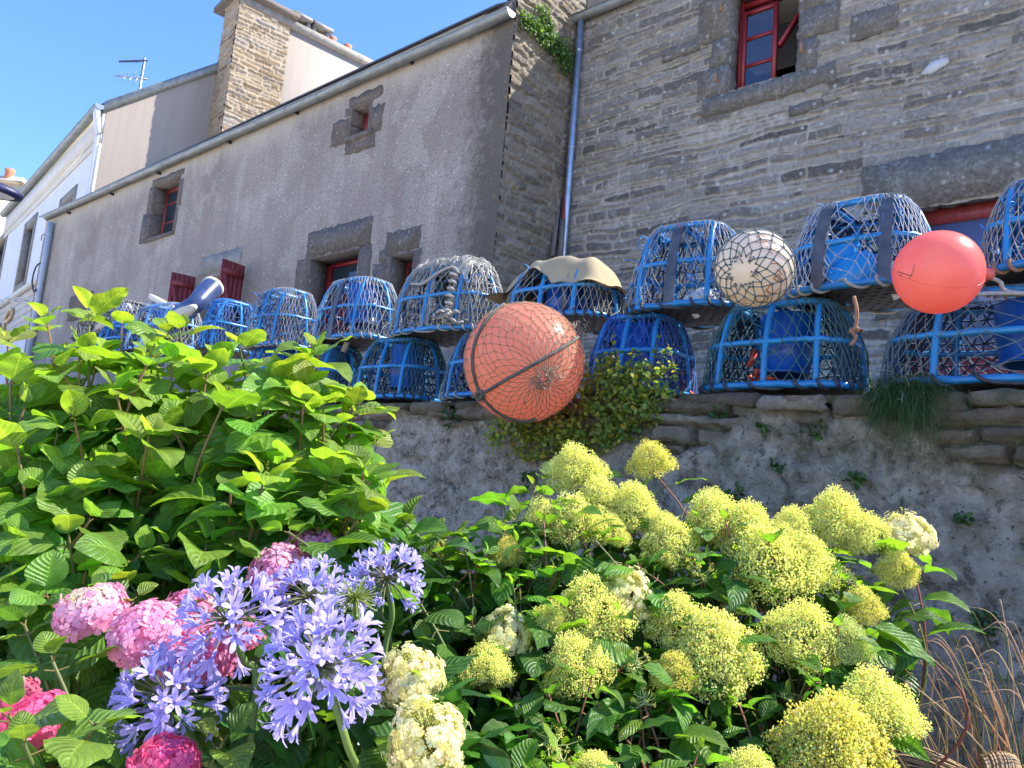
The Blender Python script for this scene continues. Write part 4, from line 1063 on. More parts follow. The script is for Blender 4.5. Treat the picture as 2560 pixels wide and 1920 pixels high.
def both(*fs):
    def fn(root, r, sc):
        for f_ in fs: f_(root, r, sc)
    return fn
def slat(root, r, sc):
    mb = MB(); bar(mb, (.17, -.215, .03), (.15, -.19, .20), .035, .010, (0, 1, 0)); mb.build('slat', m_greybar, root)
m_cyan = M('cyan_plastic', (.02, .32, .74), (.05, .42, .82), 4, .35)
T1 = (.0, .02, .125, .105, .10, .40)
YP = YW+.01+.265                                 # pot centres: front rail just behind the wall's face
Z1, Z2 = 1.795, 2.215
pots = [
 # lower row, right to left
 dict(x=-0.48, y=YP+.0, z=Z1, rot=.02, sc=(1.17, .85, 0.86), net='sage', seed=1, tub=(.08, .04, .14, .12, .12, .40), hoops=(-.19, .09, .30), label='rightmost lobster pot of the lower row, below the bare coral buoy'),
 dict(x=-1.365, y=YP, z=Z1, rot=-.02, sc=(0.929, .85, 0.93), net='green', seed=2, tub=T1, extra=bits(m_orangebox, 10, (-.17, .05, .1), .05, .05), label='lower lobster pot with green net and black lashings, under the pale buoy'),
 dict(x=-2.137, y=YP+.02, z=Z1, rot=.03, sc=(0.692, .85, 0.96), net='navy', net2='blue', seed=3, tub=(-.03, .0, .14, .13, .12, .40), extra=bits(m_orangebox, 14, (.2, .0, .09), .06, .04), label='lower lobster pot in dark blue net right of the large orange buoy'),
 dict(x=-3.157, y=YP+.05, z=Z1, rot=.0, sc=(1.0, .85, 0.98), net='sage', net2='blue', seed=4, lash=m_rope, tub=(.05, .03, .11, .1, .1, .38), label='lower lobster pot half hidden behind the left of the large orange buoy'),
 dict(x=-4.043, y=YP+.02, z=Z1, rot=.04, sc=(0.872, .85, 0.96), net='green', seed=5, tub=(.05, -.02, .115, .10, .09, .40), label='lower lobster pot with a dark blue tub, next to the leafy bush'),
 dict(x=-4.86, y=YP+.03, z=Z1+.02, rot=.02, sc=(0.62, .85, 0.93), net='green', seed=6, tub=(.05, -.02, .12, .10, .09, .40), label='lower lobster pot half covered by leaves, below the bright blue tub'),
 dict(x=-5.6, y=YP+.03, z=Z1+.05, rot=0, sc=(0.7, .85, 1.0), net='blue', seed=7, tub=T1, label='lower lobster pot glimpsed above the leaves, under the pot of blue twine'),
 # upper row, right to left
 dict(x=-0.3, y=YP+.03, z=Z2+.01, rot=.05, sc=(0.72, .85, 0.86), net='cream', net2='navy', seed=11, twine=40, tub=(.1, .1, .1, .1, .1, .3), lash=m_ropebr, label='upper lobster pot at the right edge, behind and right of the bare coral buoy'),
 dict(x=-1.043, y=YP+.05, z=Z2+.01, rot=-.06, sc=(0.785, .85, 0.955), net='white', net2='blue', seed=12, bars='grey', twine=45, lash=m_rope, extra=both(jug((-.12, 0, .06), m_cyan, .09), jug((.1, -.02, .04), m_shell, .07), jug((-.22, .08, .2), m_cyan, .07)), label='upper lobster pot with dark rubber straps and cyan plastic inside, beside the coral buoy', dens=1.18, hoops=(-.13, .2)),
 dict(x=-1.889, y=YP+.04, z=Z2, rot=.05, sc=(0.776, .85, 1.04), net='cream', net2='blue', seed=13, bars='greymid', twine=110, extra=jug((.02, -.05, .03), m_shell, .06), label='upper lobster pot with torn net and blue twine, left of the pale buoy', dens=.8),
 dict(x=-2.703, y=YP+.04, z=Z2+.02, rot=-.02, sc=(0.948, .85, 0.78), net='cream', seed=14, tub=(.02, .02, .14, .13, .05, .33), twine=14, dens=.85, extra=slat, label='upper lobster pot under a khaki canvas cloth'),
 dict(x=-3.668, y=YP+.04, z=Z2+.01, rot=.03, sc=(1.119, .85, 1.06), net='cream', seed=15, twine=22, lash=m_rope, extra=bits(m_wood, 4, (-.1, .1, .1), .05, .06), label='upper lobster pot beneath a heap of pale netting, its lashings grey rope'),
 dict(x=-4.632, y=YP+.04, z=Z2+.03, rot=.0, sc=(0.928, .85, 1.06), net='white', seed=16, bars='greymid', tub=(.08, -.02, .13, .12, .12, .40), twine=16, lash=m_rope, dens=.85, extra=bits(m_granite2, 4, (.06, -.1, .06), .05, .07, 'wood_block'), label='upper lobster pot with a bright blue tub inside and white net'),
 dict(x=-5.624, y=YP+.04, z=Z2+.035, rot=.0, sc=(0.825, .85, 1.12), net='cream', net2='blue', seed=17, twine=120, lash=m_rope, label='upper lobster pot stuffed with bright blue twine, below the cottage door'),
 dict(x=-6.5, y=YP+.04, z=Z2+.07, rot=.0, sc=(0.45, .85, 1.05), net='blue', seed=18, twine=60, label='upper lobster pot right of the large boot, bare blue bars crossing', frame=m_blue, dens=.8),
 dict(x=-7.79, y=YP+.05, z=Z2+.15, rot=.02, sc=(1.45, .85, 1.05), net='white', seed=19, frame=m_bluepale, tub=(.0, -.02, .12, .12, .12, .38), twine=50, label='wide pale blue lobster pot standing left of the large boot'),
 dict(x=-9.6, y=YP+.3, z=Z2+.44, rot=.0, sc=(2.0, 1.2, .95), net='white', seed=20, frame=m_greybar, lash=m_greybar, label='grey framed lobster pot with white net at the far left end of the row'),
 dict(x=-8.6, y=YP+.05, z=Z1+.50, rot=.0, sc=(1.2, 1, .95), net='blue', seed=21, twine=30, label='blue lobster pot low among the leaves under the grey framed pot'),
]
for p in pots: make_pot(**p)

# ---- things lying on the pots
_vs = np.linspace(0, 1.3, 60)
def pot_height(x, y, sc):
    a_ = np.interp(_vs, PV, PA)*sc[0]; b_ = np.interp(_vs, PV, PB)*sc[1]; z = np.interp(_vs, PV, PZ)*sc[2]
    nn = (np.abs(x)[..., None]/a_)**3.2+(np.abs(y)[..., None]/b_)**3.2
    ok = nn <= 1; idx = ok.shape[-1]-1-np.argmax(ok[..., ::-1], -1)
    return np.where(ok.any(-1), z[idx], 0.0)
def smooth2(A, n):
    for _ in range(n):
        B = np.pad(A, 1, 'edge'); A = (B[:-2, 1:-1]+B[2:, 1:-1]+B[1:-1, :-2]+B[1:-1, 2:]+4*A)/8
    return A
# khaki canvas
pc_ = pots[10]; sc = pc_['sc']; nx, ny = 110, 60
X = np.linspace(-.455, .40, nx)[None].repeat(ny, 0); t = np.linspace(0, 1, ny)[:, None]
front = -.90*np.interp(X[0], [-.455, -.40, -.30, -.2, -.05, .04, .12, .2, .3, .4], [.20, .235, .225, .205, .212, .232, .262, .238, .212, .17])[None]
back = np.full_like(front, .23); Yc = back+(front-back)*t
H = smooth2(pot_height(X*.93, Yc, sc), 5)+.022
H = np.maximum(H, .075+.05*fbm(X*9, Yc*9, 3))
H = smooth2(np.maximum(H, .16+0*X), 10)
wr = (fbm(X*4+.5*Yc, Yc*5, 2)-.5)*.045 + .010*np.sin((X*1.2+Yc)*24+4*fbm(X*4, Yc*4, 2))*np.clip(.3+t, 0, 1)
V = np.stack([X, Yc-.012-.014*t*np.sin(X*17+2), H+wr], -1)
mb = MB(); f = grid_faces(ny, nx); mb.add(V.reshape(-1, 3), f); mb.add((V-[0, 0, .005]).reshape(-1, 3), f[:, ::-1])
o = mb.build('canvas_cloth', m_canvas, None, True); o.location = (pc_['x'], pc_['y'], pc_['z']+.004); tag(o, 'khaki canvas cloth draped over the top of a lobster pot', 'cloth')
# heap of pale netting
pc_ = pots[11]; sc = pc_['sc']; r = np.random.default_rng(40)
hp = thing('net_heap', 'heap of pale tangled netting and rope thrown over a lobster pot', 'net', (pc_['x'], pc_['y'], pc_['z']+.43))
def onpot(x, y, up_=.0): 
    x = np.asarray(x, float); y = np.asarray(y, float); return np.stack([x+pc_['x'], y+pc_['y'], pot_height(x, y, sc)+pc_['z']+.016+up_], -1)
mb = MB()
for k in range(420):
    x, y = r.uniform(-.37, .36), r.uniform(-.20, .2)
    if x > -.2 and y < -.15 and r.random() < .6: y = r.uniform(-.15, .2)
    d = r.normal(0, .02, (9, 2)).cumsum(0)*1.2; xx = np.clip(x+d[:, 0], -.385, .375); yy = np.clip(y+d[:, 1], -.24, .22)
    tube(mb, onpot(xx, yy, r.uniform(0, .045)+r.normal(0, .006, 9)), r.uniform(.0018, .0032), 4)
mb.build('netting', NETC['white'], hp)
gx, gy = np.meshgrid(np.linspace(-.30, .30, 50), np.linspace(-.165, .19, 34)); hh = smooth2(pot_height(gx, gy, sc), 3)+.014+.03*fbm(gx*14, gy*14, 4)
mb = MB(); mb.add(np.stack([gx+pc_['x'], gy+pc_['y'], hh+pc_['z']], -1).reshape(-1, 3), grid_faces(34, 50)); mb.build('bunched_net', NETC['cream'], hp, True)
mb = MB(); base = np.array([pc_['x']+.22, pc_['y']-.20, pc_['z']])
aa = np.linspace(0, 14*np.pi, 150); zz = np.linspace(.40, .05, 150); yo = -np.interp(zz, [.0, .42], [.06, -.03])
tube(mb, np.stack([base[0]+.026*np.cos(aa)+np.interp(zz, [.05, .4], [.03, -.02]), base[1]+yo+.02*np.sin(aa), base[2]+zz], -1), .010, 6)
tube(mb, catmull([base+[-.36, -.03, .33], base+[-.22, -.05, .31], base+[-.1, -.05, .36], base+[.0, -.02, .40], base+[.05, 0, .36]], 8), .009, 6)
for k in range(9): tube(mb, base+[.03, -.05, .06]+np.cumsum(r.normal(0, .022, (8, 3)), 0)*[1, .5, .4], .010, 6)
mb.build('rope', m_rope, hp, True)

# ---- buoys
def onsphere(px_, py_, c, rad):
    d = nrm(ray(px_, py_)); oc = CAM-c; b_ = np.dot(oc, d); q_ = b_*b_-(np.dot(oc, oc)-rad*rad); 
    return CAM+d*(-b_-math.sqrt(max(q_, 0)))
def buoy_net(parent, c, rad, pole, C, lats, wire, mat, seed, hole=True, stretch=0.0):
    r = np.random.default_rng(seed); ax = nrm(pole); x = nrm(np.cross(ax, [0, 0, 1])); y = np.cross(ax, x); n = len(lats)
    ph = (np.arange(C)[None]+.5*(np.arange(n)[:, None] % 2))/C*2*np.pi + r.normal(0, .10/C*6, (n, C)) + .25*np.sin(lats*2)[:, None]
    la = lats[:, None]+r.normal(0, .03, (n, C)) + .10*np.sin(ph*2+seed)*np.sin(lats)[:, None]
    P = c+(rad+.002)*(np.cos(la)[..., None]*ax+np.sin(la)[..., None]*(np.cos(ph)[..., None]*x+np.sin(ph)[..., None]*y))
    A, B = [], []
    for i in range(n-1):
        k = np.arange(C); o_ = i % 2; A += [P[i, k], P[i, k]]; B += [P[i+1, k], P[i+1, (k-1+2*o_) % C]]
    A, B = np.concatenate(A), np.concatenate(B); mb = MB()
    # follow the curve of the buoy with four pieces per strand
    for s in range(4):
        p_, q_ = A+(B-A)*s/4, A+(B-A)*(s+1)/4; p_ = c+nrm(p_-c)*(rad+.0025); q_ = c+nrm(q_-c)*(rad+.0025); segs(mb, p_, q_, wire, 5)
    K = P.reshape(-1, 3); segs(mb, K-nrm(K-c)*wire, K+nrm(K-c)*wire*1.6, wire*1.9, 6)
    return mb, P
def buoy(name, label, pxc, pyc, rpx, Yc, mat, ax_stretch=None, eye=None):
    c = at(pxc, pyc, Yc); rad = rpx/FPX*np.dot(c-CAM, _fwd)*.985
    root = thing(name, label, 'buoy', c)
    n, m_ = 72, 40; th = np.linspace(0, np.pi, m_)
    mb = MB(); lathe(mb, c, np.stack([np.sin(th)*rad+1e-4, np.cos(th)*rad], -1), n, eye if eye is not None else (0, 0, 1))
    o = mb.build('ball', mat, root, True)
    return root, c, rad, o
# large orange
bo, c, rad, ball = buoy('netted_buoy', 'large orange buoy wrapped in tan netting and dark rope, hanging over the wall edge', 1310, 906, 152, YW-.31, m_buoy)
pole = onsphere(1358, 948, c, rad)-c
mb, P = buoy_net(bo, c, rad, pole, 34, np.concatenate([np.linspace(.10, .5, 4), np.linspace(.62, 2.5, 19)]), .0014, NETC['tan'], 3)
mb.build('netting', NETC['tan'], bo)
r = np.random.default_rng(9); mb = MB()
for (x0, y0, n_, s_) in ((1350, 955, 46, 11), (1374, 928, 30, 10), (1398, 866, 22, 14), (1430, 830, 44, 15), (1446, 814, 26, 10)):
    for k in range(n_):
        p_ = onsphere(x0+r.normal(0, s_), y0+r.normal(0, s_), c, rad); o_ = nrm(p_-c)
        tube(mb, p_+np.cumsum(r.normal(0, .006, (6, 3)), 0)+o_*np.linspace(0, .010, 6)[:, None], r.uniform(.0009, .0018), 4)
mb.build('frayed_ends', NETC['cream'], bo)['kind'] = 'stuff'
def rope_on(lst, w): return np.array([c+nrm(p_-c)*(rad+w) for p_ in catmull([onsphere(*q_, c, rad) for q_ in lst], 10)])
mb = MB()
for lst in ([(1262, 764), (1225, 795), (1195, 845), (1184, 895), (1190, 945), (1204, 984)], [(1204, 984), (1222, 1008), (1262, 1038), (1310, 1050), (1340, 1044)], [(1204, 984), (1260, 952), (1330, 913), (1400, 872), (1452, 836)], [(1204, 984), (1190, 990), (1172, 993)]):
    tube(mb, rope_on(lst, .007), .0085, 8)
tube(mb, rope_on([(1196, 980), (1206, 976), (1212, 986), (1202, 994), (1196, 984)], .012), .010, 8)
mb.build('rope', m_ropedk, bo, True)
# pale buoy with rusty marks
bw, c, rad, ball = buoy('pale_buoy', 'cream buoy in green netting with rust-brown painted letters', 1885, 671, 97, YW-.17, m_buoyw)
pole = onsphere(1854, 678, c, rad)-c
mb, P = buoy_net(bw, c, rad, pole, 15, np.concatenate([[.36, .5], np.linspace(.68, 2.4, 9)]), .0022, NETC['sage'], 5)
r = np.random.default_rng(19)
for k in range(30):
    p_ = onsphere(1854+34*math.cos(k*.9)+r.normal(0, 3), 678+34*math.sin(k*.9)+r.normal(0, 3), c, rad); o_ = nrm(p_-c)
    tube(mb, p_+o_*.003+np.cumsum(r.normal(0, .006, (6, 3)), 0), .0017, 4)
mb.build('netting', NETC['sage'], bw)
zo = lambda a_, b_: (1760+a_*.1447, 550+b_*.1447)
for st, w_ in (([(880, 1340), (950, 1300), (1060, 1305), (1110, 1345), (1050, 1420), (960, 1425), (880, 1345)], .0045), ([(1070, 1220), (1160, 1110)], .005), ([(1075, 1215), (1140, 1262), (1210, 1270)], .005), ([(1210, 1272), (1295, 1180)], .0045),
          ([(1200, 1010), (1290, 945), (1320, 1000), (1370, 1055), (1280, 1060), (1205, 1012)], .005), ([(1250, 880), (1290, 860), (1350, 950)], .0035), ([(1170, 760), (1250, 745), (1320, 800)], .004), ([(1090, 450), (1120, 520), (1180, 590)], .0035), ([(1180, 520), (1290, 480)], .003), ([(900, 300), (1000, 262), (1060, 300)], .004), ([(880, 380), (1000, 390), (1090, 370)], .004), ([(1380, 860), (1420, 930)], .003),
          ([(430, 1300), (480, 1322), (545, 1350)], .004), ([(665, 1415), (770, 1450)], .004), ([(690, 1378), (742, 1390)], .0035)):
    mb = MB(); tube(mb, np.array([c+nrm(p_-c)*(rad-w_*.72) for p_ in catmull([onsphere(*zo(*q_), c, rad) for q_ in st], 8)]), w_, 8); mb.build('painted_mark', m_rust, bw, True)
# bare coral buoy
bc, c, rad, ball = buoy('coral_buoy', 'bare shiny coral orange buoy hanging between the two rightmost lobster pots', 2345, 681, 105, YW-.19, m_buoy2)
long_ = nrm(_right*.97-_up*.05-_fwd*.1)
v_ = np.zeros(len(ball.data.vertices)*3, np.float32); ball.data.vertices.foreach_get('co', v_); v_ = v_.reshape(-1, 3); v_ += np.outer(v_@long_, long_)*.0; ball.data.vertices.foreach_set('co', v_.ravel()); ball.data.update()
aa = np.linspace(0, 2*np.pi, 90, endpoint=False); s1_ = nrm(np.cross(long_, [0, 0, 1])); s2_ = np.cross(long_, s1_); sn_ = nrm(s1_*.8+s2_*.6)
mb = MB(); tube(mb, c+rad*1.0*(np.cos(aa)[:, None]*long_+np.sin(aa)[:, None]*sn_), .0014, 5, True); mb.build('seam', m_buoy2, bc, True)
mb = MB(); e0 = c+long_*rad*1.0; tube(mb, [e0-long_*.01, e0+long_*.035], .022, 10); mb.build('eye', m_buoy2, bc, True)
mb = MB()
for st in ([(2246, 678), (2254, 682), (2264, 685), (2279, 690)], [(2279, 690), (2284, 676), (2287, 662)], [(2275, 696), (2279, 689)], [(2250, 688), (2253, 690)]):
    tube(mb, np.array([c+nrm(p_-c)*(rad*1.02+.003) for p_ in catmull([onsphere(*q_, c, rad*1.02) for q_ in st], 4)]), .0012, 4)
mb.build('scratch', m_rubber, bc)
mb = MB(); a0 = e0+long_*.03
tube(mb, catmull([a0, at(2466, 690, YW-.1), at(2500, 705, YW-.06), at(2516, 728, YW-.05), at(2600, 735, YW-.02)], 8), .008, 7)
tube(mb, catmull([at(2440, 735, YW-.16), at(2500, 733, YW-.08), at(2620, 735, YW-.02)], 8), .008, 7)
o = mb.build('rope', m_rope, None, True, loc=a0); tag(o, 'tan rope running from the bare coral buoy to the right edge', 'rope')
mb = MB(); tube(mb, catmull([at(2135, 742, YW-.03), at(2142, 775, YW-.05), at(2140, 810, YW-.05), at(2133, 830, YW-.06), at(2139, 845, YW-.05), at(2127, 863, YW-.05)], 8), .0075, 7)
for k in range(4): tube(mb, at(2137, 825, YW-.055)+np.random.default_rng(k).normal(0, .008, (5, 3)), .007, 6)
o = mb.build('rope_end', m_ropebr, None, True, loc=at(2138, 800, YW-.05)); tag(o, 'short frayed brown rope end hanging below the pot with dark rubber straps', 'rope')

# ---- rubber boots upturned among the pots
def boot(label, rim, ankle, toe, rr, n=22):
    rim, ankle, toe = map(np.asarray, (rim, ankle, toe)); root = thing('rubber_boot', label, 'boot', ankle, 'rubber boots among the lobster pots')
    path = catmull([rim, rim*.5+ankle*.5, ankle, ankle*.45+toe*.55, toe], 6); rad_ = np.interp(np.linspace(0, 1, len(path)), [0, .3, .5, .62, .9, 1], [rr, rr*.93, rr*.80, rr*.78, rr*.62, rr*.15])
    mb = MB(); tube(mb, path, rad_, n, cap=False); tube(mb, path[:10], rad_[:10]-.006, n, cap=False); mb.build('upper', m_boot, root, True)
    d = nrm(path[0]-path[1]); mb = MB(); lathe(mb, path[0]-d*.03, [(rr*.99, 0), (rr*1.05, .004), (rr*1.05, .034), (rr*.93, .038), (rr*.9, 0)], n, d); mb.build('rim', m_bootrim, root, True)
    s_ = nrm(np.cross(toe-ankle, rim-ankle)); dn = nrm(np.cross(toe-ankle, s_)); dn = dn if np.dot(dn, rim-ankle) < 0 else -dn
    mb = MB(); e = nrm(toe-ankle); L = np.linalg.norm(toe-ankle); cN = (ankle+toe)/2+dn*rr*.72; th = np.arange(20)/20*2*np.pi
    w = np.where(np.cos(th) > 0, .62, .55)*rr; R_ = cN+np.cos(th)[:, None]*e*L*.72+(np.sin(th)*w)[:, None]*s_
    mb.addpoly(np.concatenate([R_-dn*.012, R_+dn*.03]), [list(range(20)), list(range(39, 19, -1))]+[[(i+1) % 20, i, 20+i, 20+(i+1) % 20] for i in range(20)]); mb.build('sole', m_bootrim, root)
YB = YW+.05
boot('large navy rubber boot with cream rim in front of the red shutters', at(533, 716, YB+.42), at(487, 762, YB+.20), at(428, 792, YB+.12), .105)
boot('navy boot tipped with its cream sole edge up, left of the large boot', at(470, 830, YB+.35), at(432, 790, YB+.35), at(380, 760, YB+.35), .085)
boot('small navy boot with cream rim poking up at the far left above the leaves', at(313, 768, YB+.5), at(288, 790, YB+.35), at(255, 812, YB+.3), .075)

# ================================================================== plants
def leaf_template(kind, seed):
    """a leaf one unit long along +x, width +-y, face up +z; uv.x = -1..1 across, uv.y = 0..1 along"""
    r = np.random.default_rng(seed); nv, nu = 11, 7
    s = np.linspace(0, 1, nv)[:, None]; u = np.linspace(-1, 1, nu)[None]
    if kind == 'broad': w = .39*np.sin(np.pi*np.clip(s, 0, 1)**.80)**.75*(1-.30*s)+.004
    elif kind == 'narrow': w = .27*np.sin(np.pi*s**.85)**.85*(1-.25*s)+.004
    elif kind == 'strap': w = .045*np.minimum(1, (1-s)*5+.05)**.6*np.minimum(1, s*4+.5)
    else: w = .33*np.sin(np.pi*s**.8)**.8+.004
    droop = r.uniform(.35, 1.15) if kind != 'strap' else r.uniform(.5, 1.4); fold = r.uniform(.10, .42); wave = r.uniform(0, .035); twist = r.uniform(-.35, .35)
    ang = -droop*s**1.3+.15; x = np.cumsum(np.cos(ang), 0)/nv; z = np.cumsum(np.sin(ang), 0)/nv
    au = np.abs(u)
    y = u*w*(1-.10*fold); zz = z + au*w*fold*1.3 - (au**2)*w*.35*r.uniform(.2, 1.2) + wave*np.sin(s*16+u*2+seed)*au + .012*np.sin((s*9-au*2.6)*2*np.pi)*np.sin(np.pi*au*.5+.4)*(w/.3)
    tw = twist*s; y2 = y*np.cos(tw)-zz*0; zz = zz+y*np.sin(tw)
    X = np.broadcast_to(x, y.shape) + (.012*np.abs(np.sin(s*60))*au if kind != 'strap' else 0)
    V = np.stack([X, y2, zz], -1).reshape(-1, 3); uv = np.stack(np.broadcast_arrays(u, s), -1).reshape(-1, 2)
    return V, grid_faces(nv, nu), uv
TPL = {k: [leaf_template(k, i) for i in range(7)] for k in ('broad', 'narrow', 'small', 'strap')}
class Leaves:
    def __init__(s, kind): s.kind = kind; s.I = [[] for _ in range(7)]; s.r = np.random.default_rng(hash(kind) % 1000 if False else 5)
    def add(s, p, d, n, L, col, wid=1.0): s.I[s.r.integers(7)].append((p, d, n, L, wid, col))
    def build(s, name, mat, parent):
        mb = MB()
        for (V, F, uv), I in zip(TPL[s.kind], s.I):
            if not I: continue
            p = np.array([i[0] for i in I]); d = nrm([i[1] for i in I]); n = np.array([i[2] for i in I]); y = nrm(np.cross(n, d)); n = np.cross(d, y)
            L = np.array([i[3] for i in I])[:, None, None]; wd = np.array([i[4] for i in I])[:, None, None]
            W_ = p[:, None]+L*(V[None, :, 0:1]*d[:, None]+wd*V[None, :, 1:2]*y[:, None]+V[None, :, 2:3]*n[:, None])
            m = len(I); f = (F[None]+(np.arange(m)*len(V))[:, None, None]).reshape(-1, 4)
            mb.add(W_.reshape(-1, 3), f, np.repeat(np.array([i[5] for i in I]), len(V), 0), np.tile(uv, (m, 1)))
        return mb.build(name, mat, parent, True)
def vary(c, r, a=.22): return np.array(c)*(1+r.normal(0, a*.6))*(1+r.normal(0, a*.35, 3))
NEWL, MIDL, OLDL = (.225, .315, .034), (.160, .280, .034), (.090, .205, .030)
def age_col(a, r, pal=(NEWL, MIDL, OLDL)):
    a = np.clip(a+r.normal(0, .12), 0, 1)*2
    c = np.array(pal[0])*(1-a)+np.array(pal[1])*a if a < 1 else np.array(pal[1])*(2-a)+np.array(pal[2])*(a-1)
    return np.clip(vary(c, r), .004, 1)
def stemcurve(base, tip, r, n=12, bow=.06):
    base, tip = np.asarray(base, float), np.asarray(tip, float); t = np.linspace(0, 1, n)[:, None]
    off = r.normal(0, bow, 3)*[1, 1, .2]; lift = np.array([0, 0, .12*np.linalg.norm((tip-base)[:2])])
    return base+(tip-base)*t + np.sin(np.pi*t)*(off+lift)
def shoot(LV, SM, base, tip, r, pairs=5, L0=.045, L1=.135, gap=.07, stem_r=.0035, scol=(.20, .10, .035), pal=(NEWL, MIDL, OLDL), elev=(68, -4), age0=0., tuft=True, wid=1.0, agek=1.0):
    P = stemcurve(base, tip, r); seg = np.linalg.norm(np.diff(P, axis=0), axis=1); cum = np.concatenate([[0], np.cumsum(seg)]); tot = cum[-1]
    at_l = lambda l: np.array([np.interp(l, cum, P[:, k]) for k in range(3)])
    tube(SM, P, np.linspace(stem_r*1.5, stem_r*.7, len(P)), 5, col=np.clip(vary(scol, r, .2), 0, 1), cap=False)
    ph = r.uniform(0, 2*np.pi); l = tot-.004; up_ = nrm(P[-1]-P[-3]); up_ = nrm(up_+np.array([0, 0, .6]))
    a_ = nrm(np.cross(up_, [1, .3, 0])); b_ = np.cross(up_, a_); g = gap*.25
    for k in range(pairs):
        q_ = k/max(1, pairs-1); p = at_l(l)
        for s_ in (0, np.pi):
            th = ph+s_+r.normal(0, .22); rad = a_*np.cos(th)+b_*np.sin(th)
            el = math.radians(elev[0]+(elev[1]-elev[0])*min(1, q_*1.25)**.8+r.normal(0, 11)); d = rad*math.cos(el)+up_*math.sin(el); n = up_*math.cos(el)-rad*math.sin(el)
            L = (L0+(L1-L0)*min(1, q_*1.6)**.9)*r.uniform(.8, 1.18); pet = .012+.02*q_
            tube(SM, [p, p+d*pet*1.05], [.0016, .0013], 4, col=(.16, .12, .03), cap=False)
            LV.add(p+d*pet, d, nrm(n+r.normal(0, .16, 3)), L, age_col(age0+q_*.75*agek, r, pal), wid*r.uniform(.9, 1.12))
        ph += np.pi/2+r.normal(0, .15); l -= g; g = gap*min(1.25, .35+.45*(k+1))*r.uniform(.8, 1.2)
        if l < .03: break
    return P, up_
def budhead(mb, p, up_, size, r, col=(.22, .26, .035), n=26):
    """a young panicle of green beads"""
    for k in range(n):
        h = r.random()**.8; rad = size*.32*(1-h)*(.3+.7*r.random()); th = r.uniform(0, 6.28); a_ = nrm(np.cross(up_, [1, .2, 0])); b_ = np.cross(up_, a_)
        c = p+up_*h*size+rad*(a_*np.cos(th)+b_*np.sin(th)); bead(mb, c, size*r.uniform(.035, .065), np.clip(vary(col, r, .25), 0, 1))
        if k % 3 == 0: tube(mb, [p+up_*h*size*.8, c], .0008, 3, col=col, cap=False)
OCT = np.array([[1, 0, 0], [-1, 0, 0], [0, 1, 0], [0, -1, 0], [0, 0, 1], [0, 0, -1]], float)
OCF = np.array([[0, 2, 4], [2, 1, 4], [1, 3, 4], [3, 0, 4], [2, 0, 5], [1, 2, 5], [3, 1, 5], [0, 3, 5]])
def bead(mb, c, s, col): mb.add(np.asarray(c)+OCT*s, OCF, np.tile(np.append(col, 1.0), (6, 1)))
def beads(mb, C, s, cols):
    m = len(C); V = C[:, None]+OCT[None]*np.asarray(s).reshape(-1, 1, 1); mb.add(V.reshape(-1, 3), (OCF[None]+(np.arange(m)*6)[:, None, None]).reshape(-1, 3), np.repeat(cols, 6, 0))
# a four-petalled floret, unit radius
def floret4():
    V, F = [], []
    for k in range(4):
        a_ = k*np.pi/2; c, s = np.cos(a_), np.sin(a_); pr = [(.06, 0, 0), (.35, -.30, .06), (.72, -.50, .10), (1.0, -.22, .02), (1.0, .22, .02), (.72, .50, .10), (.35, .30, .06), (.62, 0, .0)]
        b = len(V); V += [(x*c-y*s, x*s+y*c, z) for x, y, z in pr]; F += [[b, b+1, b+2, b+7], [b+7, b+2, b+3, b+4], [b+7, b+4, b+5, b+6], [b, b+7, b+6, b+6]]
    F = [f if f[2] != f[3] else None for f in F]; T = [[k*8, k*8+7, k*8+6] for k in range(4)]
    return np.array(V, float), np.array([f for f in F if f]), np.array(T)
FLV, FLF, FLT = floret4()
def florets(mb, C, N, size, cols, r):
    N = nrm(N); ref = nrm(r.normal(0, 1, N.shape)); X = nrm(np.cross(N, ref)); Y = np.cross(N, X); s = np.asarray(size).reshape(-1, 1, 1)
    cup = r.uniform(-.5, 1.6, (len(C), 1, 1))
    V = C[:, None]+s*(FLV[None, :, 0:1]*X[:, None]+FLV[None, :, 1:2]*Y[:, None]+cup*FLV[None, :, 2:3]*N[:, None]); k = len(FLV)
    off = (np.arange(len(C))*k)[:, None, None]; cc = np.repeat(cols, k, 0)
    shade = 1+.0*cc
    mb.add(V.reshape(-1, 3), (FLF[None]+off).reshape(-1, 4), cc); b_ = mb.n-len(C)*k
    mb.f[3].append((FLT[None]+off).reshape(-1, 3)+b_)

def interior(lst, px_): return None
GY = lambda P: np.array([P[0]*1.0, max(.5, min(P[1]+.25, 2.9)), .05])

# ---------------------------------------------------------------- tall leafy panicle hydrangea on the left
r = np.random.default_rng(21)
tips = [(117, 752, 2.45), (223, 734, 2.35), (304, 768, 2.6), (419, 786, 2.5), (449, 781, 2.45), (597, 812, 2.4), (777, 850, 2.3), (796, 827, 2.35), (373, 850, 2.2), (880, 975, 2.3), (900, 955, 2.4), (26, 903, 2.2), (43, 1066, 1.95), (187, 1005, 2.0), (371, 1048, 1.95), (660, 1150, 1.85), (690, 905, 2.3), (520, 880, 2.3), (20, 800, 2.6), (150, 880, 2.2), (860, 1000, 2.3), (760, 960, 2.15), (930, 1060, 2.35), (560, 960, 2.1), (945, 1150, 2.3), (290, 930, 2.1)]
for gx in range(-80, 960, 68):
    for gy in range(850, 1480, 66):
        x, y = gx+r.uniform(-38, 38), gy+r.uniform(-36, 36)
        lim = np.interp(x, [-80, 100, 300, 500, 640, 800, 900, 1010, 1050], [860, 790, 800, 830, 860, 910, 1060, 1200, 1400])
        if y < lim+35 or (y > 1330 and x > 640): continue
        tips.append((x, y, np.interp(y, [800, 1500], [2.45, 1.62])+r.uniform(-.08, .22)))
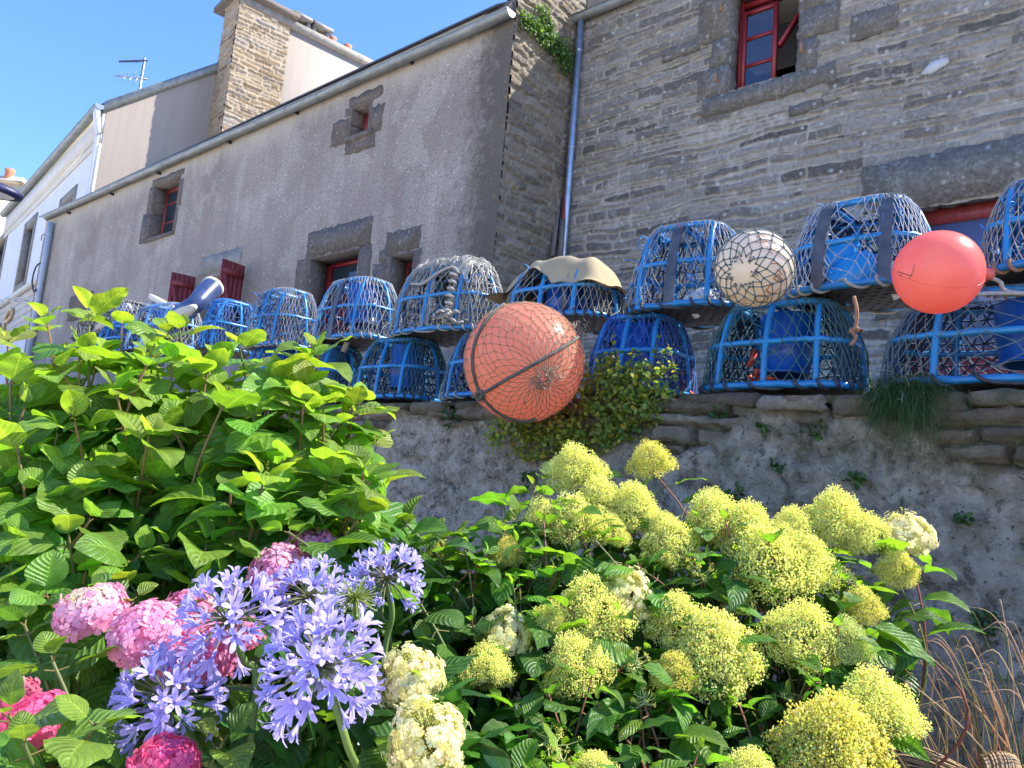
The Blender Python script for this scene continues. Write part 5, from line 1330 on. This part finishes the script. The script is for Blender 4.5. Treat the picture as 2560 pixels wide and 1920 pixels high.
lb = thing('leafy_hydrangea', 'tall green hydrangea bush with big veined leaves and only buds, at the left', 'bush', atD(450, 1500, 2.2)*[1, 1, 0])
LV, SM, BM = Leaves('broad'), MB(), MB()
for k, (x, y, D) in enumerate(tips):
    T = atD(x, y+(50 if k < 26 else 25), D); top = y < 900
    bx = atD(450+(x-450)*.75, 1700, D+.25); base = np.array([bx[0], bx[1], .15])
    base = T+(base-T)*min(1, .75/np.linalg.norm(base-T))
    P, up_ = shoot(LV, SM, base, T, r, pairs=5 if k < 26 else 4, L0=.075, L1=r.uniform(.17, .235), gap=.09, stem_r=.0045, scol=(.22, .13, .045) if r.random() < .6 else (.13, .14, .035), wid=1.25, age0=.12 if k < 26 else np.interp(y, [850, 1250], [.15, .5]), elev=(60, -44))
    if k < 26 and r.random() < .65 and k not in (1, 2): budhead(BM, P[-1], up_, .05, r)
LV.build('foliage', m_leafP, lb); SM.build('stem', m_stem, lb, True); BM.build('flower_bud', m_bud, lb)

# ---------------------------------------------------------------- mophead hydrangea below it
pk = thing('mophead_hydrangea', 'low hydrangea bush with round pink flower heads among dark green leaves, lower left', 'bush', atD(400, 1850, 1.6)*[1, 1, 0])
DK = ((.16, .26, .028), (.085, .19, .025), (.045, .125, .022))
LV, SM = Leaves('broad'), MB(); r = np.random.default_rng(31)
mt = [(870, 1255, 1.95), (1005, 1300, 2.05), (940, 1330, 2.0), (720, 1330, 1.75), (800, 1290, 1.9), (1090, 1330, 2.1), (1150, 1350, 2.1), (240, 1810, 1.15), (60, 1860, 1.1), (20, 1790, 1.15), (560, 1850, 1.25), (330, 1500, 1.55), (130, 1650, 1.35), (60, 1560, 1.5), (240, 1480, 1.6), (1020, 1420, 2.0)]
for gx in range(-60, 1100, 88):
    for gy in range(1380, 2000, 84):
        x, y = gx+r.uniform(-40, 40), gy+r.uniform(-38, 38)
        mt.append((x, y, np.interp(y, [1350, 1900], [1.75, 1.22])+r.uniform(.08, .38)))
for k, (x, y, D) in enumerate(mt):
    T = atD(x, y, D); base = T+np.array([r.normal(0, .08), r.uniform(.05, .2), -.45]); 
    shoot(LV, SM, base, T, r, pairs=4 if k < 16 else 3, L0=.055, L1=r.uniform(.12, .165), gap=.07, stem_r=.004, scol=(.12, .15, .04), pal=DK, age0=.05 if k < 16 else .4, elev=(50, -34), wid=1.05)
LV.build('foliage', m_leafM, pk); SM.build('stem', m_stem, pk, True)
def mophead(x, y, rpx, D, cols, seed, flat=.75, tilt=(0, -.35, .8), n=130, eye=None):
    r = np.random.default_rng(seed); c = atD(x, y, D); R_ = rpx/FPX*D; ax = nrm(np.array(tilt)+r.normal(0, .12, 3))
    i = np.arange(n)+.5; phi = np.arccos(1-1.55*i/n); th = np.pi*(1+5**.5)*i; a_ = nrm(np.cross(ax, [1, .1, .2])); b_ = np.cross(ax, a_)
    Nn = np.cos(phi)[:, None]*ax*1.0+np.sin(phi)[:, None]*(np.cos(th)[:, None]*a_+np.sin(th)[:, None]*b_)
    rr = R_*(1+r.normal(0, .06, n)); C = c+Nn*rr[:, None]*1.0-ax*0; C = C-ax*((C-c)@ax)[:, None]*(1-flat)
    mb = MB(); cc = np.array([np.clip(np.array(cols[0])*(1-t)+np.array(cols[1])*t, 0, 1)*(1+r.normal(0, .10)) for t in np.clip(r.normal(.45, .3, n), 0, 1)])
    if eye is not None:
        w = np.clip((np.cos(phi)-.62)*4, 0, 1)*(r.random(n) < .8); cc = cc*(1-w[:, None])+np.array(eye)*w[:, None]
    florets(mb, C, Nn+r.normal(0, .28, (n, 3)), R_*r.uniform(.17, .26, n), np.clip(cc, 0, 1), r)
    o = mb.build('flower_head', m_petal, pk); mb = MB(); tube(mb, [c-ax*R_*.1, c-ax*R_*.8-[0, 0, .02], c-[0, 0, .3]], .004, 5, col=(.12, .17, .05), cap=False); return o
PALE, ROSE, DEEP = ((.78, .30, .44), (.86, .50, .62)), ((.76, .20, .36), (.85, .36, .50)), ((.76, .085, .22), (.86, .20, .36))
heads = [(227, 1527, 80, 1.5, PALE, .62, (.75, .66, .45)), (368, 1590, 84, 1.45, PALE, .9, None), (505, 1640, 92, 1.5, ROSE, .85, None), (470, 1530, 60, 1.6, ROSE, .8, None), (600, 1590, 55, 1.55, ROSE, .8, None), (690, 1425, 66, 1.75, PALE, .7, None), (775, 1378, 66, 1.85, ROSE, .75, None), (285, 1475, 28, 1.7, ROSE, .8, None),
         (85, 1810, 78, 1.25, DEEP, .8, None), (410, 1915, 78, 1.2, DEEP, .8, None), (35, 1745, 55, 1.35, ((.62, .10, .22), (.70, .25, .30)), .6, (.60, .40, .30)), (1300, 1735, 1, 3, ROSE, .8, None)][:-1]
for k, (x, y, rp, D, cols, fl, eye) in enumerate(heads):
    o = mophead(x, y, rp, D, cols, 50+k, fl, eye=eye, n=int(60+rp*1.5))
    o['label'] = ['pale pink head with greenish eyes, leftmost of the pale ones', 'large pale pink head left of the purple flowers', 'rose head behind the purple flowers', 'rose head above the large pale one', 'rose head right of the purple flowers', 'pale pink head at the top', 'pink head highest of all', 'tiny pink head in shade', 'deep pink head at the lower left', 'deep pink head at the bottom edge', 'fading red head at the left edge'][k]

# ---------------------------------------------------------------- agapanthus
ag = thing('agapanthus', 'agapanthus clump with violet-blue starry flower heads on thick green stalks', 'flower', atD(720, 1900, 1.4)*[1, 1, 0])
def petal_pts(nv=4):
    V, F = [], []
    for k in range(6):
        a_ = k*np.pi/3+.2; c, s = np.cos(a_), np.sin(a_); wk = .165 if k % 2 else .205; b = len(V)
        for x, z, w in ((.04, 0, .05), (.12, .35, .10), (.30, .66, wk*.8), (.62, .93, wk), (.92, 1.0, wk*.45)):
            V += [(x*c+w*s, x*s-w*c, z+.03), (x*c, x*s, z), (x*c-w*s, x*s+w*c, z+.03)]
        for i in range(4):
            for j in range(2): q_ = b+i*3+j; F.append([q_, q_+1, q_+4, q_+3])
    return np.array(V), np.array(F)
AV, AF = petal_pts()
stripe = np.array([.0, 1.0, .0]*30)
def agahead(x, y, rpx, D, seed, n=62, bud=False, ax=(0, -.2, 1)):
    r = np.random.default_rng(seed); c = atD(x, y, D); R_ = rpx/FPX*D; ax = nrm(ax); mb = MB(); pm = MB(); a_ = nrm(np.cross(ax, [1, .1, .2])); b_ = np.cross(ax, a_)
    i = np.arange(n)+.5; phi = np.arccos(1-1.62*i/n)+r.normal(0, .10, n); th = np.pi*(1+5**.5)*i+r.normal(0, .15, n)
    d = nrm(np.cos(phi)[:, None]*ax+np.sin(phi)[:, None]*(np.cos(th)[:, None]*a_+np.sin(th)[:, None]*b_)+np.array([0, 0, .05])); L = R_*r.uniform(.55, .82, n)
    for k in range(n):
        p = c+d[k]*L[k]-np.array([0, 0, .1*L[k]*(1-d[k][2])]); tube(pm, [c, c+d[k]*L[k]*.5+[0, 0, .002], p], [.0013, .0012, .0010], 4, col=(.16, .16, .07) if not bud else (.30, .36, .08), cap=False)
        kind = r.random(); fl = R_*.32*r.uniform(.85, 1.15); X = nrm(np.cross(d[k], r.normal(0, 1, 3))); Y = np.cross(d[k], X)
        base = np.array([.43, .37, .70])*(1+r.normal(0, .12))+np.array([.08, .02, .02])*r.random()
        if bud or kind < .22:
            l = fl*(.62 if bud else .7); w = l*(.13 if bud else .16); q_ = catmull([p, p+d[k]*l*.4, p+d[k]*l], 3); colb = (.50, .54, .34) if bud and r.random() < .75 else tuple(base*.8)
            tube(pm, q_, np.interp(np.linspace(0, 1, len(q_)), [0, .2, .65, 1], [.25, .8, 1, .15])*w, 6, col=colb)
            continue
        op = r.uniform(.5, 1.0)
        V = p+fl*(AV[:, 0:1]*X*op+AV[:, 1:2]*Y*op+AV[:, 2:3]*d[k]); cols = base[None]*(1-.0*stripe[:, None])+(np.array([.64, .62, .95])-base)[None]*(1-stripe[:, None])*.55
        mb.add(V, AF, np.clip(cols, 0, 1))
        if kind > .5:
            for q_ in range(4): e_ = p+d[k]*fl*1.05+X*r.normal(0, .18)*fl+Y*r.normal(0, .18)*fl; tube(pm, [p+d[k]*fl*.3, e_], .0006, 3, col=(.62, .60, .85), cap=False)
    h = mb.build('flower_head', m_petal, ag) if mb.n else None; s_ = pm.build('flower_stalklets' if not bud else 'flower_bud_head', m_stem if not bud else m_bud, ag if h is None else ag, True)
    if h is not None: s_.name = 'flower_stalk'; s_.parent = h
    return c
r = np.random.default_rng(61)
for (x, y, rp, D, sd, n, bud, end) in ((572, 1556, 128, 1.36, 71, 60, False, (640, 1720)), (423, 1755, 130, 1.30, 72, 60, False, (560, 2000)), (808, 1668, 152, 1.26, 73, 78, False, (905, 2010)), (965, 1450, 92, 1.60, 74, 56, False, (960, 1640)), (772, 1500, 104, 1.48, 75, 58, False, (790, 1700)), (888, 1498, 72, 1.42, 76, 60, True, (925, 1700)), (1780, 1870, 40, 1.75, 77, 22, False, (1790, 2000)), (1880, 1800, 26, 1.8, 78, 10, False, (1890, 1950))):
    c = agahead(x, y, rp, D, sd, n, bud, ax=(r.normal(0, .12), -.25, 1)); e_ = atD(*end, D*1.02); stk = MB(); tube(stk, catmull([c, c*.5+e_*.5+r.normal(0, .008, 3), e_, e_-[0, 0, .3]], 6), .0065 if not bud else .0055, 8, col=(.14, .21, .045), cap=False); stk.build('stalk', m_stem, ag, True)
LV = Leaves('strap')
for k in range(46):
    x, y = r.uniform(560, 1200), r.uniform(1830, 2080); p = atD(x, y, r.uniform(1.3, 1.75)); th = r.uniform(0, 6.28); el = r.uniform(.5, 1.25); rad = np.array([math.cos(th), math.sin(th), 0]); d = rad*math.cos(el)+np.array([0, 0, math.sin(el)]); n_ = np.array([0, 0, math.cos(el)])-rad*math.sin(el)
    LV.add(p, d, n_, r.uniform(.22, .40), np.clip(vary((.030, .10, .022), r), 0, 1), r.uniform(1.0, 1.5))
LV.build('leaf', m_strap, ag)

# ---------------------------------------------------------------- yellow panicle hydrangea on the right
ye = thing('panicle_hydrangea', 'hydrangea bush covered in lime yellow cone-shaped flower heads in front of the wall', 'bush', atD(1650, 1850, 1.9)*[1, 1, 0])
YP_ = ((.18, .28, .028), (.11, .23, .026), (.060, .155, .022))
LV, SM = Leaves('narrow'), MB(); r = np.random.default_rng(81)
def panicle(name, seed, size, style):
    """cone of tiny beads (buds) or of open florets, one unit tall on +z"""
LIME, CREAM, GOLD, GREENISH = (.81, .81, .28), (.82, .77, .45), (.78, .74, .19), (.64, .69, .27)
def flowerhead(x, y, rpx, D, style, seed):
    r = np.random.default_rng(seed); R_ = rpx/FPX*D; c = atD(x, y, D); ax = nrm(np.array([r.normal(.0, .22), -.25+r.normal(0, .18), 1.0])); a_ = nrm(np.cross(ax, [1, .1, .2])); b_ = np.cross(ax, a_)
    H = R_*(1.42 if style != 'dome' else 1.6); base = c-ax*H*.45
    # branches of the panicle carry clusters of beads
    nb = int(62+rpx*.7) if style != 'sparse' else 18; mb, sm = MB(), MB(); Cb, Cs, Cc, FN, FC_ = [], [], [], [], []
    for k in range(nb):
        t = (k+.5)/nb; h = 1-(1-t)**.55 if style != 'dome' else t**1.2; th = k*2.39996+r.normal(0, .3)
        prof = (1-h**1.5)**.75*(1.0-.10*h)*min(1, .72+h*3) if style != 'dome' else (1-h**2.2)**.5
        rad = R_*prof*(r.uniform(.35, 1.0)**.6*1.04 if style != 'sparse' else r.uniform(.4, 1.1)); p = base+ax*H*h*.92+rad*(a_*np.cos(th)+b_*np.sin(th)); o_ = nrm(p-(base+ax*H*.22)); root = base+ax*H*max(0, h*.55-.02)
        tube(sm, [root, root*.35+p*.65-ax*.004, p], [.0016, .0012, .0008], 4, col=(.42, .44, .16), cap=False)
        m_ = r.integers(70, 95) if style in ('lime', 'gold', 'green') else r.integers(14, 24); sp = R_*(.25 if style != 'sparse' else .15)
        q_ = r.normal(0, 1, (m_, 3)); q_ = nrm(q_)*(sp*r.uniform(.35, 1.0, m_)**.6)[:, None]; q_ -= o_*np.minimum(0, q_@o_)[:, None]*.8; Q = p+q_
        pal = {'lime': LIME, 'gold': GOLD, 'green': GREENISH, 'sparse': GOLD, 'cream': CREAM, 'dome': CREAM}[style]
        if style in ('cream', 'dome'):
            keep = h < .75 if style == 'cream' else h < .62
            if keep or r.random() < .3:
                Cb.append(Q[:9]); FN.append(nrm(Q[:9]-p+o_*sp*1.4)); FC_.append(np.array([np.clip(vary(CREAM if r.random() < .7 else (.66, .62, .24), r, .12), 0, 1) for _ in range(9)]))
            Cs.append(Q[9:]-o_*sp*.3); Cc.append(np.array([np.clip(vary(LIME if h > .5 else CREAM, r, .15), 0, 1) for _ in range(len(Q)-9)]))
        else:
            Cs.append(Q); Cc.append(np.array([np.clip(vary(pal if r.random() < .82 else (.85, .82, .42), r, .16), 0, 1) for _ in range(m_)]))
    Cs, Cc = np.concatenate(Cs), np.concatenate(Cc); beads(mb, Cs, R_*r.uniform(.013, .027, len(Cs)), Cc)
    if Cb: Cb = np.concatenate(Cb); florets(mb, Cb, np.concatenate(FN), R_*r.uniform(.085, .13, len(Cb)), np.concatenate(FC_), r)
    o = mb.build('flower_head', m_bud, ye); s_ = sm.build('flower_branch', m_stem, None, True); s_.data.transform(Matrix.Translation(-Vector(ye.location))); s_.parent = o
    # the shoot that carries it
    T = base-ax*.004; e_ = T+np.array([r.normal(0, .05), r.uniform(.0, .12), -r.uniform(.32, .5)])
    shoot(LV, SM, e_, T, r, pairs=4, L0=.075, L1=r.uniform(.11, .145), gap=.065, stem_r=.0032, scol=(.22, .085, .045) if r.random() < .6 else (.16, .15, .04), pal=YP_, age0=.15, elev=(30, -10))
HD = [(1240, 1003, 55, 'lime'), (1405, 985, 42, 'gold'), (1295, 1068, 48, 'lime'), (1172, 1110, 44, 'lime'), (1240, 1118, 64, 'lime'), (1365, 1085, 56, 'lime'), (1112, 1112, 26, 'sparse'), (1095, 1188, 36, 'gold'), (953, 1197, 40, 'lime'),
      (1540, 1105, 60, 'lime'), (1612, 1132, 62, 'lime'), (1710, 1125, 40, 'lime'), (1805, 1108, 64, 'lime'), (1872, 1148, 50, 'lime'), (1950, 1142, 54, 'cream'), (1450, 1165, 56, 'lime'), (1505, 1228, 40, 'sparse'), (1648, 1205, 88, 'lime'), (1738, 1205, 66, 'lime'), (1940, 1222, 40, 'gold'),
      (1355, 1268, 58, 'cream'), (1275, 1310, 78, 'lime'), (1190, 1335, 46, 'lime'), (1096, 1352, 54, 'cream'), (1050, 1432, 52, 'lime'), (1240, 1425, 68, 'lime'), (1460, 1325, 58, 'lime'), (1540, 1392, 92, 'lime'), (1458, 1445, 46, 'gold'), (1375, 1418, 36, 'sparse'), (1735, 1358, 74, 'lime'), (1825, 1375, 50, 'green'), (1862, 1300, 42, 'gold'), (1890, 1512, 80, 'lime'), (1800, 1590, 108, 'gold'),
      (878, 1445, 84, 'cream'), (917, 1577, 90, 'dome'), (1180, 1580, 58, 'sparse'), (973, 1285, 40, 'green'), (968, 1345, 40, 'green'), (905, 1312, 34, 'green'), (1285, 1665, 52, 'lime'), (1620, 1668, 62, 'lime'), (1832, 1242, 20, 'sparse'), (1150, 1215, 26, 'sparse'), (1390, 1500, 30, 'sparse'), (1215, 1640, 34, 'sparse'), (1430, 1130, 34, 'lime'), (1320, 1140, 36, 'lime'), (1690, 1155, 34, 'lime'), (1590, 1300, 34, 'sparse')]
for k, (x, y, rp, st) in enumerate(HD):
    D = np.interp(y, [980, 1150, 1400, 1660], [2.35, 2.1, 1.75, 1.42]) + (.12 if x < 1000 and y < 1400 else 0)
    if (x, y) in ((917, 1577), (878, 1445)): D = {1577: 1.22, 1445: 1.38}[y]
    flowerhead(x*1.1573, y*1.1573, rp*(1.36 if D > 1.4 or st == 'gold' else 1.08), D, st, 300+k)
for gx in range(1060, 2330, 66):
    for gy in range(1190, 2010, 62):
        x, y = gx+r.uniform(-38, 38), gy+r.uniform(-36, 36)
        left = np.interp(y, [1190, 1400, 1500, 2000], [1290, 1080, 1020, 1000]); rt = np.interp(y, [1190, 1400, 1650, 1750, 2000], [1500, 2230, 2140, 2020, 2030])
        if gy < 1330 and 1500 < x < 1750 and y < 1290: continue
        if x < left or x > rt: continue
        D = np.interp(y, [1150, 1950], [2.22, 1.42])+r.uniform(-.04, .26); T = atD(x, y, D)
        shoot(LV, SM, T+np.array([r.normal(0, .06), r.uniform(0, .12), -.42]), T, r, pairs=4, L0=.035, L1=r.uniform(.12, .165), gap=.06, stem_r=.003, scol=(.24, .08, .045) if r.random() < .5 else (.15, .14, .04), pal=YP_, age0=np.interp(y, [1200, 1700], [.25, .5]), elev=(56, -30))
LV.build('foliage', m_leafP, ye); SM.build('stem', m_stem, ye, True)

# ---------------------------------------------------------------- small plants on the wall
def clump(name, label, cat, spots, mat, kind, L, pal, n, seed, spread, out=.05, dens=1, stems=()):
    r = np.random.default_rng(seed); c0 = np.mean([at(x, y, YW-.03) for x, y in spots], 0); o = thing(name, label, cat, c0); LV, SM = Leaves(kind), MB()
    for (x, y) in spots:
        c = at(x, y, YW-.02)
        for k in range(n):
            p = c+np.array([r.normal(0, spread), -abs(r.normal(0, out)), r.normal(0, spread)]); d = nrm(r.normal(0, 1, 3)+[0, -.8, .35])
            nn = nrm(r.normal(0, .6, 3)+[0, -.6, .8]); LV.add(p, d, nn, L*r.uniform(.6, 1.3), age_col(r.random(), r, pal))
            if k % 4 == 0: tube(SM, [c+np.array([r.normal(0, spread*.5), .0, r.normal(0, spread*.5)]), p], .0009, 3, col=(.13, .08, .03), cap=False)
    LV.build('foliage', mat, o)
    for (x, y0, y1) in stems: pass
    SM.build('stem', m_stem, o); return o
OL = ((.32, .29, .05), (.20, .28, .04), (.11, .20, .035))
r = np.random.default_rng(91); spots = []
for k in range(520):
    x, y = r.uniform(1235, 1700), r.uniform(880, 1160)
    top_ = np.interp(x, [1190, 1440, 1480, 1560, 1640, 1700], [1070, 1010, 930, 900, 905, 930]); bot = np.interp(x, [1190, 1260, 1320, 1500, 1600, 1700], [1090, 1125, 1150, 1130, 1080, 1000])
    if top_ < y < bot: spots.append((x, y))
clump('wall_creeper', 'bushy olive and rust coloured weed spilling over the wall beside the orange buoy', 'plant', spots, m_leafS, 'small', .030, OL, 12, 92, .022, .06)
ws = thing('upright_weed', 'thin upright leafy weed stems standing in front of the dark blue pot', 'plant', at(1600, 930, YW-.06)); LV, SM = Leaves('small'), MB()
for (x0, y0, x1, y1) in ((1548, 940, 1536, 822), (1622, 930, 1645, 828), (1580, 930, 1590, 870), (1690, 930, 1668, 860), (1510, 960, 1505, 880), (1655, 940, 1660, 880)):
    A, B = at(x0, y0, YW-.07), at(x1, y1, YW-.08); P = stemcurve(A, B, r, 12, .01); tube(SM, P, np.linspace(.002, .0008, 12), 4, col=(.12, .08, .03), cap=False)
    for k in range(34):
        p = P[int(r.uniform(0, 11))]+r.normal(0, .003, 3); LV.add(p, r.normal(0, 1, 3)*[1, 1, .4]+[0, -.3, .25], nrm(r.normal(0, .4, 3)+[0, 0, 1]), r.uniform(.014, .03)*(1.2-.6*(k % 2)), age_col(r.random(), r, OL))
LV.build('foliage', m_leafS, ws); SM.build('stem', m_stem, ws)
FE = ((.07, .16, .03), (.04, .11, .022), (.022, .06, .015))
for k, (x, y, sp, n, lab) in enumerate(((1325, 1200, .03, 40, 'small fern in the wall under the creeper'), (1915, 1075, .012, 16, 'single pale fern frond high on the wall left of the grass tuft'), (1948, 1165, .014, 20, 'little fern hanging below the pale frond'), (2155, 1202, .018, 26, 'small green fern in the middle of the wall right of the frond'), (2404, 1300, .012, 26, 'tiny round weed on the wall at the right, above the moss cushion'), (2470, 1560, .022, 60, 'dark green moss cushion above the dry grass stems'), (2040, 1085, .02, 24, 'small weed in a crack left of the grass tuft'), (1800, 1035, .016, 22, 'bright weed tucked under the coping stone'), (1130, 1050, .03, 36, 'weed in the crack left of the orange buoy'), (1840, 1245, .02, 26, 'dark weed on the wall just above the yellow heads'))):
    clump('wall_fern' if 'fern' in lab or 'frond' in lab else 'wall_weed', lab, 'plant', [(x, y)], m_leafS, 'small', .028, FE, n, 100+k, sp, .02)
# tuft of grass hanging from the coping
def blades(mb, roots, dirs, L, w, col, r, droop, n=7):
    for p, d, l in zip(roots, dirs, L):
        d = nrm(d); t = np.linspace(0, 1, n)[:, None]; P = p+d*l*t+np.array([0, 0, -1])*droop*l*t**2
        s_ = nrm(np.cross(d, [0, 0, 1])+r.normal(0, .3, 3)); ww = w*(1-t**1.5)+.0002; c = np.clip(vary(col, r, .3), 0, 1); m_ = np.concatenate([P-s_*ww, P+s_*ww]); i = np.arange(n-1)
        mb.add(m_, np.stack([i, i+1, i+1+n, i+n], -1), np.tile(c, (2*n, 1)))
r = np.random.default_rng(111); tu = thing('grass_tuft', 'dark green tuft of fine grass hanging from the top of the wall', 'grass', at(2255, 985, YW-.03)); mb = MB(); c = at(2262, 985, YW-.04); m_ = 1500
roots = c+np.stack([r.normal(0, .055, m_), r.uniform(-.05, .05, m_), r.normal(.01, .018, m_)], 1); dirs = np.stack([r.normal(.0, .55, m_), -np.abs(r.normal(.35, .3, m_)), r.normal(.15, .5, m_)], 1)
blades(mb, roots, dirs, r.uniform(.08, .20, m_), .0011, (.055, .115, .025), r, .75)
for k in range(24): blades(mb, [c+r.normal(0, .04, 3)], [np.array([r.normal(0, .5), -.4, .2])], [.15], .0022, (.45, .42, .28), r, .7)
mb.build('blade', m_grass, tu)
# dry grass at the lower right
r = np.random.default_rng(121); dg = thing('dry_grass', 'tall tan dry grass stems at the lower right in front of the wall', 'grass', atD(2500, 1990, 2.3)); mb = MB()
for (x, y, D, m_, L0, L1, tx) in ((2520, 1990, 1.95, 30, .25, .46, -.25), (2340, 1990, 2.0, 18, .2, .34, -.35), (2560, 1960, 2.0, 12, .2, .38, -.05), (2250, 1990, 1.95, 30, .12, .28, -.1)):
    c = atD(x, y, D)
    for k in range(m_):
        p = c+np.array([r.normal(0, .05), r.normal(0, .05), 0]); tp = p+_right*r.normal(tx*.35, .10)+np.array([0, 0, r.uniform(L0, L1)])
        P = catmull([p, p*.5+tp*.5+r.normal(0, .012, 3)+_right*.02, tp, tp+_right*r.normal(-.05, .035)+[0, 0, r.normal(.0, .03)]], 5); col = [(.46, .30, .14), (.54, .40, .21), (.30, .25, .08), (.12, .17, .04)][r.choice(4, p=[.4, .25, .15, .2])]
        tube(mb, P, np.interp(np.linspace(0, 1, len(P)), [0, .7, 1], [.0022, .0014, .0004]), 4, col=np.clip(vary(col, r, .2), 0, 1), cap=False)
mb.build('blade', m_grass, dg)
mb = MB(); c0, c1, c2 = atD(2200, 1900, 1.95), atD(2290, 1905, 1.95), atD(2420, 1960, 1.95)
sb = thing('straw_bundle', 'bundle of brown dry leaves knotted at the bottom right corner', 'dry leaves', c2)
for k in range(90):
    o_ = r.normal(0, .016, 3); P = catmull([c0+o_*1.6+[-.02, 0, .01], c1+o_*1.2+r.normal(0, .006, 3), c2+o_]+[], 6); tube(mb, P, r.uniform(.001, .0024), 4)
kn = atD(2480, 1928, 1.9)
for k in range(60):
    th0 = r.uniform(0, 6.28); aa = np.linspace(0, np.pi*1.25, 12)+.2; rr = .042*r.uniform(.9, 1.08); off = (k/60-.5)*.085
    P = kn+_right*(off+aa[:, None]*.012)+np.cos(aa)[:, None]*(-_fwd)*rr+np.sin(aa)[:, None]*_up*rr*(1-.6*(off/.06)**2); tube(mb, P, r.uniform(.0016, .0034), 4)
mb.build('dry_leaf', m_straw, sb, True)
# ivy on the gable by the downpipe
r = np.random.default_rng(131); iv = thing('ivy', 'small-leaved green climber on the sunlit gable stone under the chimney', 'plant', atX(1370, 90, XR+.05)); LV, SM = Leaves('small'), MB()
pth = catmull([atX(x, y, XR+.05) for x, y in ((1302, 52), (1330, 65), (1352, 85), (1375, 105), (1395, 125), (1410, 145), (1420, 175))], 8); pth2 = catmull([atX(x, y, XR+.05) for x, y in ((1345, 28), (1360, 40), (1368, 70), (1372, 100))], 8)
for P_, n_, s_ in ((pth, 1150, .10), (pth2, 260, .06)):
    for k in range(n_):
        t = r.random(); p = P_[int(t*(len(P_)-1))]+r.normal(0, s_*(.5+.8*t if n_ > 500 else 1), 3)*[0, 1, 1]+[r.uniform(.0, .07), 0, 0]
        LV.add(p, r.normal(0, 1, 3)+[.4, -.4, .0], nrm(r.normal(0, .5, 3)+[.8, -.2, .5]), r.uniform(.035, .07), age_col(r.random(), r, ((.15, .22, .03), (.07, .15, .025), (.03, .08, .02))))
LV.build('foliage', m_leafS, iv)
for q_ in (pth, pth2): tube(SM, q_, .006, 4, col=(.10, .07, .04), cap=False)
SM.build('stem', m_stem, iv)
